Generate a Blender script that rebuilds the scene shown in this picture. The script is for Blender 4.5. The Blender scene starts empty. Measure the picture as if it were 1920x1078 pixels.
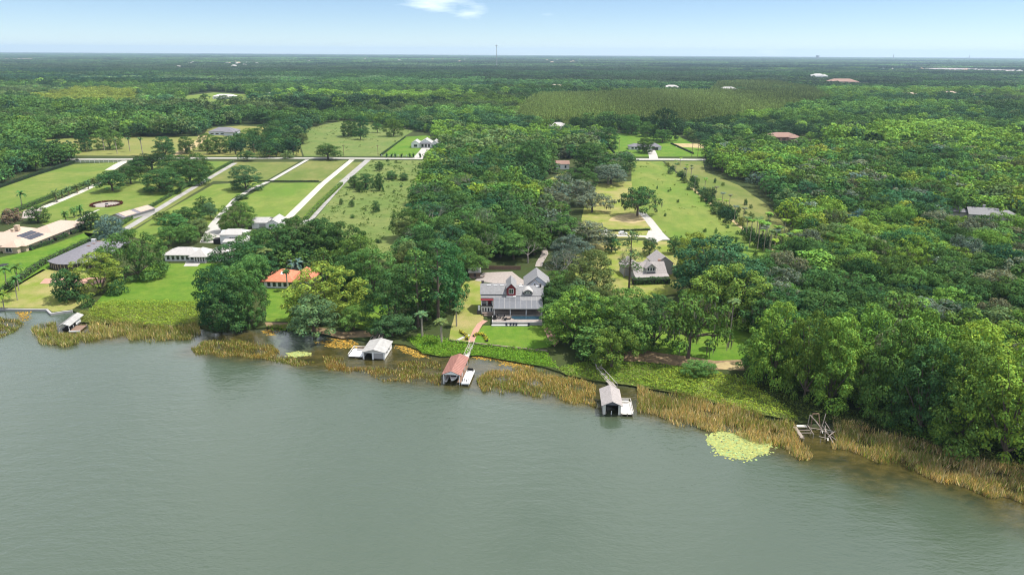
import bpy, math, random
import numpy as np
from mathutils import Vector, Matrix

rnd = random.Random(11)
rng = np.random.default_rng(11)
SC = bpy.context.scene
COL = SC.collection

# ------------------------------------------------------------------ camera, sky, sun, exposure
FOC, CX, CY = 1280.0, 960.0, 539.0            # 24 mm lens on a 1920 px wide photograph
CAMH, PITCH, ROLL = 90.0, math.radians(18.98), math.radians(0.33)
_f = Vector((0, math.cos(PITCH), -math.sin(PITCH)))
_r = Vector((1, 0, 0))
_u = _r.cross(_f)
_r, _u = (_r * math.cos(ROLL) + _u * math.sin(ROLL), _u * math.cos(ROLL) - _r * math.sin(ROLL))
cam = bpy.data.cameras.new('camera')
camo = bpy.data.objects.new('camera', cam)
COL.objects.link(camo)
cam.sensor_width, cam.lens = 36.0, 24.0
cam.clip_start, cam.clip_end = 1.0, 80000.0
m = Matrix((_r, _u, -_f)).transposed().to_4x4()
m.translation = (0, 0, CAMH)
camo.matrix_world = m
SC.camera = camo

SUN_EL = math.radians(63)
SUN_AZ = math.atan2(0.97, 0.16)               # clockwise from +Y: right of and beyond the lake
world = bpy.data.worlds.new('World')
SC.world = world
world.use_nodes = True
wn, wl = world.node_tree.nodes, world.node_tree.links
wn.clear()
wout = wn.new('ShaderNodeOutputWorld'); wbg = wn.new('ShaderNodeBackground')
sky = wn.new('ShaderNodeTexSky'); sky.sky_type = 'NISHITA'; sky.sun_disc = False
sky.sun_elevation, sky.sun_rotation = SUN_EL, SUN_AZ
sky.air_density, sky.dust_density, sky.ozone_density = 0.75, 0.0, 4.0
sky.altitude = 1200
wbg.inputs['Strength'].default_value = 0.094
tc = wn.new('ShaderNodeTexCoord')
mp = wn.new('ShaderNodeMapping'); mp.inputs['Scale'].default_value = (5, 5, 22); mp.inputs['Location'].default_value = (2.6, 7.7, 3.3)
nz = wn.new('ShaderNodeTexNoise'); nz.inputs['Scale'].default_value = 1.0; nz.inputs['Detail'].default_value = 5
nz.inputs['Roughness'].default_value = 0.5
rp = wn.new('ShaderNodeValToRGB')
rp.color_ramp.elements[0].position = 0.64; rp.color_ramp.elements[0].color = (0, 0, 0, 1)
rp.color_ramp.elements[1].position = 0.80; rp.color_ramp.elements[1].color = (1, 1, 1, 1)
cm = wn.new('ShaderNodeMix'); cm.data_type = 'RGBA'; cm.inputs['B'].default_value = (13.5, 14.0, 14.5, 1)
mf = wn.new('ShaderNodeMath'); mf.operation = 'MULTIPLY'; mf.inputs[1].default_value = 0.8
wl.new(tc.outputs['Generated'], mp.inputs['Vector']); wl.new(mp.outputs['Vector'], nz.inputs['Vector'])
sx = wn.new('ShaderNodeSeparateXYZ'); wl.new(tc.outputs['Generated'], sx.inputs[0])
cv = wn.new('ShaderNodeMapRange'); cv.inputs['From Min'].default_value = 0.055; cv.inputs['From Max'].default_value = 0.10; cv.inputs['To Min'].default_value = 0.0; cv.inputs['To Max'].default_value = 0.16
wl.new(sx.outputs['Z'], cv.inputs['Value'])
cv2 = wn.new('ShaderNodeMapRange'); cv2.inputs['From Min'].default_value = 0.12; cv2.inputs['From Max'].default_value = 0.28; cv2.inputs['To Min'].default_value = 0.0; cv2.inputs['To Max'].default_value = 0.10
wl.new(sx.outputs['Z'], cv2.inputs['Value']); cs = wn.new('ShaderNodeMath'); cs.operation = 'ADD'; wl.new(cv.outputs[0], cs.inputs[0]); wl.new(cv2.outputs[0], cs.inputs[1])
ca = wn.new('ShaderNodeMath'); ca.operation = 'ADD'; wl.new(nz.outputs['Fac'], ca.inputs[0]); wl.new(cs.outputs[0], ca.inputs[1])
wl.new(ca.outputs[0], rp.inputs['Fac']); wl.new(rp.outputs['Color'], mf.inputs[0])
wl.new(mf.outputs[0], cm.inputs['Factor'])
wl.new(sky.outputs['Color'], cm.inputs['A']); wl.new(cm.outputs['Result'], wbg.inputs['Color'])
wl.new(wbg.outputs['Background'], wout.inputs['Surface'])

sl = bpy.data.lights.new('sun', 'SUN'); sl.energy = 5.0; sl.angle = math.radians(0.55); sl.color = (1.0, 0.95, 0.86)
so = bpy.data.objects.new('sun', sl); COL.objects.link(so)
sdir = Vector((math.sin(SUN_AZ) * math.cos(SUN_EL), math.cos(SUN_AZ) * math.cos(SUN_EL), math.sin(SUN_EL)))
so.rotation_euler = sdir.to_track_quat('Z', 'Y').to_euler()
so.location = (0, 0, 400)

SC.view_settings.view_transform = 'Standard'
SC.view_settings.look = 'None'
SC.view_settings.exposure = 0.5
SC.view_settings.gamma = 1.0
SC.view_settings.use_curve_mapping = False
SC.render.engine = 'CYCLES'
SC.cycles.sample_clamp_direct = 4.0; SC.cycles.sample_clamp_indirect = 4.0
SC.cycles.filter_width = 1.1
SC.cycles.max_bounces = 6; SC.cycles.diffuse_bounces = 2; SC.cycles.glossy_bounces = 2
SC.cycles.transmission_bounces = 2; SC.cycles.volume_bounces = 0; SC.cycles.transparent_max_bounces = 4
SC.cycles.use_denoising = True; SC.cycles.denoising_prefilter = 'ACCURATE'
SC.cycles.caustics_reflective = False; SC.cycles.caustics_refractive = False

# ------------------------------------------------------------------ photograph <-> ground
def G(px, py, z=0.0):
    d = _r * ((px - CX) / FOC) - _u * ((py - CY) / FOC) + _f
    t = (z - CAMH) / d.z
    return Vector((d.x * t, d.y * t, z))
def proj(p):
    v = Vector(p) - Vector((0, 0, CAMH))
    dz = v.dot(_f)
    return CX + FOC * v.dot(_r) / dz, CY - FOC * v.dot(_u) / dz, dz
def mpp(px, py):                               # metres per photograph pixel on the ground there
    return proj(G(px, py))[2] / FOC
def height_to(px, py, ytop):                   # height that lifts the ground point (px, py) to row ytop
    b = G(px, py); lo, hi = 0.0, 300.0
    for _ in range(40):
        mid = (lo + hi) / 2
        if proj((b.x, b.y, mid))[1] > ytop: lo = mid
        else: hi = mid
    return lo
def PW(pts, z=0.0):
    return [tuple(G(x, y, z)[:2]) for x, y in pts]
def inside(pts, poly):
    pts = np.asarray(pts, float); poly = np.asarray(poly, float)
    x, y = pts[:, 0], pts[:, 1]; c = np.zeros(len(pts), bool)
    x0, y0 = poly[:, 0], poly[:, 1]; x1, y1 = np.roll(x0, 1), np.roll(y0, 1)
    for a, b, p, q in zip(x0, y0, x1, y1):
        k = ((b > y) != (q > y)) & (x < (p - a) * (y - b) / (q - b + 1e-12) + a)
        c ^= k
    return c
def jitter_grid(poly, s, jit=0.38):
    p = np.asarray(poly, float); x0, y0 = p.min(0); x1, y1 = p.max(0)
    xs, ys = np.meshgrid(np.arange(x0, x1, s), np.arange(y0, y1, s * .87))
    xs = xs + (np.arange(xs.shape[0])[:, None] % 2) * s / 2
    q = np.stack([xs.ravel(), ys.ravel()], 1) + rng.uniform(-jit * s, jit * s, (xs.size, 2))
    return q[inside(q, poly)]
def random_in(poly, n):
    p = np.asarray(poly, float); lo, hi = p.min(0), p.max(0); out = []
    k = 0
    while k < n:
        q = rng.uniform(lo, hi, (max(1000, n * 2), 2)); q = q[inside(q, poly)]; out.append(q); k += len(q)
        if len(q) == 0 and len(out) > 20: break
    return np.concatenate(out)[:n]
def area(poly):
    p = np.asarray(poly, float)
    return abs(np.sum(p[:, 0] * np.roll(p[:, 1], 1) - p[:, 1] * np.roll(p[:, 0], 1))) / 2

# ------------------------------------------------------------------ materials
def new_mat(name):
    mt = bpy.data.materials.new(name); mt.use_nodes = True
    nt = mt.node_tree; b = nt.nodes['Principled BSDF']
    return mt, nt, b
def mat(name, col, rough=0.8, var=0.18, scale=0.6, bump=0.0, spec=0.3, metal=0.0, detail=6, second=None, stretch=None):
    mt, nt, b = new_mat(name); n, l = nt.nodes, nt.links
    b.inputs['Roughness'].default_value = rough; b.inputs['Specular IOR Level'].default_value = spec
    b.inputs['Metallic'].default_value = metal
    t = n.new('ShaderNodeTexCoord'); z = n.new('ShaderNodeTexNoise')
    z.inputs['Scale'].default_value = scale; z.inputs['Detail'].default_value = detail; z.inputs['Roughness'].default_value = 0.65
    if stretch:
        mpn = n.new('ShaderNodeMapping'); mpn.inputs['Scale'].default_value = stretch
        l.new(t.outputs['Object'], mpn.inputs['Vector']); l.new(mpn.outputs['Vector'], z.inputs['Vector'])
    else:
        l.new(t.outputs['Object'], z.inputs['Vector'])
    r = n.new('ShaderNodeValToRGB')
    r.color_ramp.elements[0].position = 0.3; r.color_ramp.elements[1].position = 0.7
    c2 = second or tuple(c * (1 + var) for c in col)
    c1 = tuple(c * (1 - var) for c in col)
    r.color_ramp.elements[0].color = (*c1, 1); r.color_ramp.elements[1].color = (*c2, 1)
    l.new(z.outputs['Fac'], r.inputs['Fac']); l.new(r.outputs['Color'], b.inputs['Base Color'])
    if bump:
        bp = n.new('ShaderNodeBump'); bp.inputs['Strength'].default_value = bump; bp.inputs['Distance'].default_value = 0.2
        l.new(z.outputs['Fac'], bp.inputs['Height']); l.new(bp.outputs['Normal'], b.inputs['Normal'])
    return mt
def grass_mat(name, c1, c2, c3, s1=0.02, s2=0.35, amount=0.5, stretch=(1, 1, 1)):
    """three tones of turf: broad patches, mid mottling and fine tufts"""
    mt, nt, b = new_mat(name); n, l = nt.nodes, nt.links
    b.inputs['Roughness'].default_value = 0.95; b.inputs['Specular IOR Level'].default_value = 0.1
    t = n.new('ShaderNodeTexCoord'); mpn = n.new('ShaderNodeMapping'); mpn.inputs['Scale'].default_value = stretch
    l.new(t.outputs['Object'], mpn.inputs['Vector'])
    def noise(s, d):
        z = n.new('ShaderNodeTexNoise'); z.inputs['Scale'].default_value = s; z.inputs['Detail'].default_value = d
        z.inputs['Roughness'].default_value = 0.7; l.new(mpn.outputs['Vector'], z.inputs['Vector']); return z
    a, c, e = noise(s1, 6), noise(s2, 8), noise(2.6, 3)
    def ramp(z, p, q):
        r = n.new('ShaderNodeMapRange'); r.inputs['From Min'].default_value = p; r.inputs['From Max'].default_value = q
        l.new(z.outputs['Fac'], r.inputs['Value']); return r
    m1 = n.new('ShaderNodeMix'); m1.data_type = 'RGBA'; m1.inputs['A'].default_value = (*c1, 1); m1.inputs['B'].default_value = (*c2, 1)
    l.new(ramp(a, .40, .60).outputs[0], m1.inputs['Factor'])
    m2 = n.new('ShaderNodeMix'); m2.data_type = 'RGBA'; m2.inputs['B'].default_value = (*c3, 1)
    k = n.new('ShaderNodeMath'); k.operation = 'MULTIPLY'; k.inputs[1].default_value = amount
    l.new(ramp(c, .42, .72).outputs[0], k.inputs[0]); l.new(k.outputs[0], m2.inputs['Factor']); l.new(m1.outputs['Result'], m2.inputs['A'])
    m3 = n.new('ShaderNodeMix'); m3.data_type = 'RGBA'; m3.blend_type = 'MULTIPLY'; m3.inputs['Factor'].default_value = 0.55
    g = ramp(e, .2, .8); g.inputs['To Min'].default_value = 0.6; g.inputs['To Max'].default_value = 1.35
    l.new(g.outputs[0], m3.inputs['B']); l.new(m2.outputs['Result'], m3.inputs['A'])
    l.new(m3.outputs['Result'], b.inputs['Base Color'])
    bp = n.new('ShaderNodeBump'); bp.inputs['Strength'].default_value = 0.5; bp.inputs['Distance'].default_value = 0.3
    l.new(e.outputs['Fac'], bp.inputs['Height']); l.new(bp.outputs['Normal'], b.inputs['Normal'])
    return mt
def leaf_mat(name, trans=0.14, fixed=None):
    """foliage: tint of the tree (custom property or instance attribute) times the leaf's own tone"""
    mt = bpy.data.materials.new(name); mt.use_nodes = True; nt = mt.node_tree; n, l = nt.nodes, nt.links; n.clear()
    o = n.new('ShaderNodeOutputMaterial'); d = n.new('ShaderNodeBsdfDiffuse'); tr = n.new('ShaderNodeBsdfTranslucent')
    mx = n.new('ShaderNodeMixShader'); mx.inputs[0].default_value = trans
    at = n.new('ShaderNodeAttribute'); at.attribute_type = 'GEOMETRY'; at.attribute_name = 'tone'
    mul = n.new('ShaderNodeMix'); mul.data_type = 'RGBA'; mul.blend_type = 'MULTIPLY'; mul.inputs['Factor'].default_value = 1
    if fixed:
        mul.inputs['A'].default_value = (*fixed, 1)
    else:
        ti = n.new('ShaderNodeAttribute'); ti.attribute_type = 'INSTANCER'; ti.attribute_name = 'tint'
        l.new(ti.outputs['Color'], mul.inputs['A'])
    l.new(at.outputs['Color'], mul.inputs['B'])
    l.new(mul.outputs['Result'], d.inputs['Color'])
    w = n.new('ShaderNodeMix'); w.data_type = 'RGBA'; w.blend_type = 'MULTIPLY'; w.inputs['Factor'].default_value = 1
    w.inputs['B'].default_value = (1.25, 1.2, 0.5, 1)
    l.new(mul.outputs['Result'], w.inputs['A']); l.new(w.outputs['Result'], tr.inputs['Color'])
    l.new(d.outputs[0], mx.inputs[1]); l.new(tr.outputs[0], mx.inputs[2]); l.new(mx.outputs[0], o.inputs['Surface'])
    return mt
LEAF = leaf_mat('leaf'); BLADE = leaf_mat('blade', 0.25, (1, 1, 1)); MOSS = leaf_mat('moss', 0.3, (1, 1, 1))
BARK = mat('bark', (0.11, 0.085, 0.065), 0.9, 0.35, 3, 0.4)
PALMBARK = mat('palm_bark', (0.30, 0.26, 0.21), 0.9, 0.25, 4, 0.3)
M = dict(
    white=mat('white_paint', (0.72, 0.72, 0.72), 0.5, 0.06, 1.2),
    offwhite=mat('off_white_stucco', (0.55, 0.53, 0.49), 0.8, 0.08, 0.8),
    cream=mat('cream_stucco', (0.42, 0.34, 0.25), 0.85, 0.12, 0.7),
    greywall=mat('grey_siding', (0.33, 0.32, 0.32), 0.8, 0.1, 1.0, stretch=(1, 1, 8)),
    darkwall=mat('dark_wall', (0.07, 0.06, 0.06), 0.8, 0.2, 1.0),
    stone=mat('stone_wall', (0.2, 0.155, 0.13), 0.9, 0.4, 2.5, 0.4),
    concrete=mat('concrete', (0.36, 0.345, 0.32), 0.85, 0.14, 0.5),
    paver=mat('paver', (0.27, 0.235, 0.215), 0.85, 0.25, 1.3),
    brick=mat('brick_paving', (0.36, 0.21, 0.16), 0.9, 0.25, 2.0),
    asphalt=mat('pale_asphalt', (0.27, 0.26, 0.25), 0.9, 0.25, 0.15),
    shell=mat('shell_drive', (0.43, 0.40, 0.34), 0.9, 0.22, 0.2),
    sand=mat('sand', (0.33, 0.26, 0.13), 0.95, 0.3, 0.3),
    soil=mat('leaf_litter', (0.19, 0.135, 0.075), 0.95, 0.4, 0.5),
    tan_tile=mat('tan_roof_tile', (0.42, 0.31, 0.25), 0.85, 0.14, 1.6, 0.3, stretch=(1, 3, 3)),
    tan_tile2=mat('weathered_tan_tile', (0.38, 0.29, 0.24), 0.85, 0.18, 2.2, 0.3),
    grey_roof=mat('grey_shingle', (0.205, 0.203, 0.21), 0.9, 0.16, 1.4, 0.2),
    pale_roof=mat('pale_grey_shingle', (0.36, 0.345, 0.335), 0.9, 0.16, 1.4, 0.2),
    slate=mat('slate_roof', (0.15, 0.145, 0.165), 0.85, 0.16, 1.2, 0.2),
    red_roof=mat('orange_roof_tile', (0.46, 0.165, 0.095), 0.85, 0.25, 1.1, 0.3),
    rust_roof=mat('rusty_red_metal', (0.27, 0.13, 0.105), 0.6, 0.16, 0.9, stretch=(1, .3, 1)),
    brown_roof=mat('brown_shingle', (0.24, 0.15, 0.12), 0.9, 0.18, 1.4, 0.2),
    white_roof=mat('white_metal_roof', (0.31, 0.305, 0.30), 0.6, 0.18, 0.9, second=(0.39, 0.38, 0.37)),
    tan_shingle=mat('tan_shingle', (0.285, 0.26, 0.255), 0.9, 0.24, 2.0, 0.2),
    glass=mat('window_glass', (0.03, 0.035, 0.045), 0.12, 0.3, 1.0, spec=0.8),
    panel=mat('solar_panel', (0.012, 0.014, 0.03), 0.25, 0.2, 1.0, spec=0.6),
    glaze=mat('translucent_roof_panel', (0.13, 0.135, 0.15), 0.35, 0.12, 0.7, spec=0.5),
    crimson=mat('crimson_paint', (0.17, 0.02, 0.026), 0.6, 0.12, 1.0),
    black=mat('black_metal', (0.015, 0.015, 0.017), 0.6, 0.2, 1.0),
    dark=mat('dark_interior', (0.02, 0.019, 0.018), 0.9, 0.2, 1.0),
    screen=mat('bronze_screen', (0.05, 0.042, 0.04), 0.8, 0.25, 1.6),
    wood=mat('weathered_wood', (0.30, 0.27, 0.24), 0.9, 0.25, 2.0, 0.3, stretch=(1, 6, 1)),
    palewood=mat('bleached_wood', (0.50, 0.48, 0.45), 0.9, 0.2, 1.5),
    brownwood=mat('brown_wood', (0.19, 0.125, 0.09), 0.9, 0.25, 2.0),
    greywood=mat('grey_driftwood', (0.26, 0.22, 0.19), 0.9, 0.3, 2.0),
    pool=mat('pool_water', (0.02, 0.05, 0.075), 0.06, 0.15, 0.8, spec=0.6),
    carpaint=mat('white_car_paint', (0.75, 0.75, 0.76), 0.25, 0.03, 1.0, spec=0.6),
    rubber=mat('tyre_rubber', (0.02, 0.02, 0.02), 0.9, 0.1, 1.0),
    steel=mat('galvanised_steel', (0.30, 0.31, 0.33), 0.5, 0.1, 1.0, metal=0.4),
    algae=mat('orange_algae', (0.40, 0.22, 0.025), 0.5, 0.3, 0.6, second=(0.46, 0.34, 0.05)),
    blue=mat('blue_fabric', (0.03, 0.035, 0.06), 0.8, 0.1, 1.0),
    bluewhite=mat('pale_blue_siding', (0.55, 0.58, 0.66), 0.7, 0.06, 1.0),
)
# turf
FLOOR = grass_mat('woodland_floor', (0.030, 0.050, 0.014), (0.045, 0.060, 0.018), (0.06, 0.05, 0.025), 0.01, 0.2, 0.4)
TURF = dict(
    lawn=grass_mat('mown_lawn', (0.102, 0.160, 0.026), (0.162, 0.188, 0.046), (0.080, 0.132, 0.022), 0.03, 0.14, 0.75),
    lush=grass_mat('lush_lawn', (0.072, 0.158, 0.014), (0.125, 0.188, 0.026), (0.050, 0.118, 0.012), 0.06, 0.3, 0.8),
    olive=grass_mat('olive_pasture', (0.105, 0.142, 0.032), (0.172, 0.172, 0.058), (0.075, 0.112, 0.024), 0.022, 0.1, 0.8, (1, .5, 1)),
    lime=grass_mat('lime_pasture', (0.098, 0.168, 0.024), (0.168, 0.198, 0.046), (0.080, 0.130, 0.022), 0.024, 0.11, 0.8, (1, .5, 1)),
    scrub=grass_mat('scrubby_field', (0.105, 0.155, 0.038), (0.150, 0.178, 0.055), (0.060, 0.100, 0.024), 0.03, 0.25, 0.75),
    dry=grass_mat('dry_meadow', (0.155, 0.175, 0.048), (0.20, 0.19, 0.062), (0.10, 0.14, 0.03), 0.02, 0.12, 0.6),
    yard=grass_mat('worn_yard', (0.155, 0.20, 0.030), (0.27, 0.235, 0.095), (0.12, 0.165, 0.03), 0.06, 0.2, 0.5),
)

# ------------------------------------------------------------------ object helpers
def tag(o, label=None, cat=None, group=None, kind=None):
    if label: o['label'] = label
    if cat: o['category'] = cat
    if group: o['group'] = group
    if kind: o['kind'] = kind
    return o
def empty(name, loc, rz=0.0, label=None, cat=None, group=None):
    o = bpy.data.objects.new(name, None); COL.objects.link(o); o.location = loc; o.rotation_euler = (0, 0, rz)
    o.empty_display_size = 0.5
    return tag(o, label, cat, group)
def link(name, me, mt=None, parent=None):
    if mt is not None and not len(me.materials): me.materials.append(mt)
    o = bpy.data.objects.new(name, me); COL.objects.link(o)
    if parent is not None: o.parent = parent
    return o
def mesh_np(name, v, f, tone=None, smooth=False):
    """v (n,3); f (m,k) with k = 3 or 4; tone (m,3) one colour for each face"""
    v = np.asarray(v, np.float32); f = np.asarray(f, np.int32); k = f.shape[1]
    me = bpy.data.meshes.new(name)
    me.vertices.add(len(v)); me.vertices.foreach_set('co', v.ravel())
    me.loops.add(f.size); me.loops.foreach_set('vertex_index', f.ravel())
    me.polygons.add(len(f)); me.polygons.foreach_set('loop_start', np.arange(0, f.size, k, dtype=np.int32))
    try: me.polygons.foreach_set('loop_total', np.full(len(f), k, np.int32))
    except Exception: pass
    me.update(calc_edges=True)
    if tone is not None:
        a = me.attributes.new('tone', 'FLOAT_COLOR', 'FACE')
        c = np.ones((len(f), 4), np.float32); c[:, :3] = tone
        a.data.foreach_set('color', c.ravel())
    if smooth: me.polygons.foreach_set('use_smooth', np.ones(len(f), bool))
    return me
class MB:
    """collects boxes, prisms, slabs and bars; build() links them as ONE mesh object"""
    def __init__(s): s.v, s.f = [], []
    def add(s, vs, fs):
        k = len(s.v); s.v += [tuple(p) for p in vs]; s.f += [tuple(i + k for i in q) for q in fs]; return s
    def box(s, x0, x1, y0, y1, z0, z1):
        return s.add([(x0, y0, z0), (x1, y0, z0), (x1, y1, z0), (x0, y1, z0), (x0, y0, z1), (x1, y0, z1), (x1, y1, z1), (x0, y1, z1)],
                     [(3, 2, 1, 0), (4, 5, 6, 7), (0, 1, 5, 4), (1, 2, 6, 5), (2, 3, 7, 6), (3, 0, 4, 7)])
    def slab(s, q, t=0.18):                      # thick quad (or polygon), extruded downward
        n = len(q); lo = [(x, y, z - t) for x, y, z in q]
        return s.add(list(q) + lo, [tuple(range(n)), tuple(range(2 * n - 1, n - 1, -1))] + [(i, n + i, n + (i + 1) % n, (i + 1) % n) for i in range(n)])
    def extrude(s, poly, z0, z1):
        n = len(poly)
        return s.add([(x, y, z0) for x, y in poly] + [(x, y, z1) for x, y in poly],
                     [tuple(range(n - 1, -1, -1)), tuple(range(n, 2 * n))] + [(i, (i + 1) % n, n + (i + 1) % n, n + i) for i in range(n)])
    def gable_roof(s, x0, x1, y0, y1, z, rise, axis='x', over=0.45, t=0.2):
        if axis == 'x':
            ym = (y0 + y1) / 2; sl = rise / (ym - y0); d = over * sl
            s.slab([(x0 - over, y0 - over, z - d), (x1 + over, y0 - over, z - d), (x1 + over, ym, z + rise), (x0 - over, ym, z + rise)], t)
            s.slab([(x1 + over, y1 + over, z - d), (x0 - over, y1 + over, z - d), (x0 - over, ym + .01, z + rise - .004), (x1 + over, ym + .01, z + rise - .004)], t)
        else:
            xm = (x0 + x1) / 2; sl = rise / (xm - x0); d = over * sl
            s.slab([(x0 - over, y1 + over, z - d), (x0 - over, y0 - over, z - d), (xm, y0 - over, z + rise), (xm, y1 + over, z + rise)], t)
            s.slab([(x1 + over, y0 - over, z - d), (x1 + over, y1 + over, z - d), (xm + .01, y1 + over, z + rise - .004), (xm + .01, y0 - over, z + rise - .004)], t)
        return s
    def gable_wall(s, x0, x1, y0, y1, z0, z, rise, axis='x'):
        e = 0.12; r = rise - 0.18
        s.box(x0, x1, y0, y1, z0, z - e)
        if axis == 'x':
            ym = (y0 + y1) / 2
            p = [(x0, y0, z - e), (x0, y1, z - e), (x0, ym, z + r), (x1, y0, z - e), (x1, y1, z - e), (x1, ym, z + r)]
        else:
            xm = (x0 + x1) / 2
            p = [(x0, y0, z - e), (x1, y0, z - e), (xm, y0, z + r), (x0, y1, z - e), (x1, y1, z - e), (xm, y1, z + r)]
        return s.add(p, [(0, 1, 2), (5, 4, 3), (1, 4, 5, 2), (3, 0, 2, 5)])
    def hip_roof(s, x0, x1, y0, y1, z, rise, over=0.6, inset=None):
        x0 -= over; x1 += over; y0 -= over; y1 += over; w, d = x1 - x0, y1 - y0; t = 0.2
        if w >= d:
            i = inset or d / 2; a, b = (x0 + i, (y0 + y1) / 2, z + rise), (x1 - i, (y0 + y1) / 2, z + rise)
        else:
            i = inset or w / 2; a, b = ((x0 + x1) / 2, y0 + i, z + rise), ((x0 + x1) / 2, y1 - i, z + rise)
        v = [(x0, y0, z), (x1, y0, z), (x1, y1, z), (x0, y1, z), (x0, y0, z - t), (x1, y0, z - t), (x1, y1, z - t), (x0, y1, z - t), a, b]
        f = [(7, 6, 5, 4), (4, 5, 1, 0), (5, 6, 2, 1), (6, 7, 3, 2), (7, 4, 0, 3)]
        f += [(0, 1, 9, 8), (1, 2, 9), (2, 3, 8, 9), (3, 0, 8)] if w >= d else [(0, 1, 8), (1, 2, 9, 8), (2, 3, 9), (3, 0, 8, 9)]
        return s.add(v, f)
    def bar(s, p, q, r=0.08, n=6, r2=None):
        p, q = Vector(p), Vector(q); d = (q - p).normalized(); a = d.orthogonal().normalized(); b = d.cross(a); r2 = r if r2 is None else r2
        ring = lambda c, R: [tuple(c + (a * math.cos(2 * math.pi * i / n) + b * math.sin(2 * math.pi * i / n)) * R) for i in range(n)]
        return s.add(ring(p, r) + ring(q, r2), [(i, (i + 1) % n, n + (i + 1) % n, n + i) for i in range(n)] + [tuple(range(n - 1, -1, -1)), tuple(range(n, 2 * n))])
    def disc(s, x, y, r, z0, z1, n=20):
        return s.extrude([(x + r * math.cos(2 * math.pi * i / n), y + r * math.sin(2 * math.pi * i / n)) for i in range(n)], z0, z1)
    def mesh(s, name):
        me = bpy.data.meshes.new(name); me.from_pydata(s.v, [], s.f); me.update(); return me
    def build(s, name, mt, parent=None):
        return link(name, s.mesh(name), M[mt] if isinstance(mt, str) else mt, parent)
def sheet(name, pts, z, mt, px=True, kind='structure', thick=0.0, wob=0.0):
    """a flat piece of ground whose outline is given in photograph pixels (or metres)"""
    w = PW(pts, z) if px else list(pts)
    if wob:                                       # soften long straight edges of turf
        q = []
        for i in range(len(w)):
            a, b = Vector(w[i]), Vector(w[(i + 1) % len(w)]); L = (b - a).length; k = max(1, min(40, int(L / 6)))
            for j in range(k):
                p = a.lerp(b, j / k); nrm = Vector((-(b - a).y, (b - a).x)) / max(L, 1e-6)
                q.append(tuple(p + nrm * (rnd.uniform(-wob, wob) if j else 0)))
        w = q
    import bmesh
    bm = bmesh.new(); vs = [bm.verts.new((x, y, z)) for x, y in w]; fc = bm.faces.new(vs)
    fc.normal_update()
    if fc.normal.z < 0: fc.normal_flip()
    bmesh.ops.triangulate(bm, faces=[fc])
    if thick:
        r = bmesh.ops.extrude_face_region(bm, geom=list(bm.faces))
        for g in r['geom']:
            if isinstance(g, bmesh.types.BMVert): g.co.z -= thick
        bmesh.ops.recalc_face_normals(bm, faces=bm.faces)
    me = bpy.data.meshes.new(name); bm.to_mesh(me); bm.free()
    return tag(link(name, me, mt), kind=kind)
def ribbon_pts(line, width):
    """outline (metres) of a strip of given width along a pixel polyline"""
    p = [Vector(G(x, y)[:2]) for x, y in line]; L, R = [], []
    for i in range(len(p)):
        d = (p[min(i + 1, len(p) - 1)] - p[max(i - 1, 0)]).normalized(); nrm = Vector((-d.y, d.x)) * width / 2
        L.append(tuple(p[i] + nrm)); R.append(tuple(p[i] - nrm))
    return L + R[::-1]
def ribbon(name, line, width, z, mt): return sheet(name, ribbon_pts(line, width), z, mt, px=False)

# ------------------------------------------------------------------ leaves, crowns, palms (prototypes)
def leaf_quads(c, nrm, size, tone, aspect=0.75):
    n = len(c); nrm = nrm / np.maximum(np.linalg.norm(nrm, axis=1, keepdims=True), 1e-6)
    r = rng.normal(size=(n, 3)); t = np.cross(nrm, r); t /= np.maximum(np.linalg.norm(t, axis=1, keepdims=True), 1e-6)
    b = np.cross(nrm, t); s = np.asarray(size).reshape(-1, 1) * np.ones((n, 1))
    v = np.stack([c - t * s * .5, c - b * s * .5 * aspect, c + t * s * .5, c + b * s * .5 * aspect], 1).reshape(-1, 3)
    return v, np.arange(4 * n).reshape(-1, 4), tone
def sph(n):
    d = rng.normal(size=(n, 3)); return d / np.linalg.norm(d, axis=1, keepdims=True)
def tone_of(n, spread=0.22, warm=0.1):
    a = np.exp(rng.normal(0, spread, (n, 1))); w = rng.normal(0, warm, (n, 1))
    return np.clip(a * np.concatenate([1 + w, np.ones((n, 1)), 1 - w], 1), 0.25, 2.2)
def puff_crown(name, puffs, leaf, per_area, up=0.6, spread=0.2, jit=0.36):
    """puffs: (x, y, z, r, squash) lobes covered with leaf sprays"""
    C, N, S, T = [], [], [], []
    for x, y, z, r, q in puffs:
        n = max(12, int(per_area * r * r)); d = sph(n)
        d[:, 2] = np.where((d[:, 2] < -0.2) & (rng.random(n) < 0.6), -d[:, 2], d[:, 2])
        rad = r * (0.70 + 0.40 * rng.random((n, 1)) ** 0.7)
        rad *= 1 + 0.16 * np.sin(d[:, :1] * 5 + x) * np.cos(d[:, 1:2] * 4 + y)
        C.append(np.array([x, y, z]) + d * rad * np.array([1, 1, q]))
        N.append(d + np.array([0, 0, up]) + rng.normal(0, jit, (n, 3)))
        S.append(leaf * rng.uniform(0.65, 1.35, n)); T.append(tone_of(n, spread) * math.exp(rnd.gauss(0, 0.13)))
    v, f, t = leaf_quads(np.concatenate(C), np.concatenate(N), np.concatenate(S), np.concatenate(T))
    me = mesh_np(name, v, f, t); me.materials.append(LEAF); return me
def limb_mesh(name, h, r, tips, mt=BARK):
    mb = MB(); fork = h
    mb.bar((0, 0, -0.4), (0.05 * h, 0.02 * h, fork), r, 7, r * 0.75)
    for x, y, z in tips:
        midp = (0.45 * x + .05 * h, 0.45 * y, fork + (z - fork) * 0.55)
        mb.bar((0.05 * h, 0.02 * h, fork * 0.95), midp, r * 0.55, 5, r * 0.36); mb.bar(midp, (x * .9, y * .9, z), r * 0.36, 5, r * 0.1)
    me = mb.mesh(name); me.materials.append(mt); return me
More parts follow.
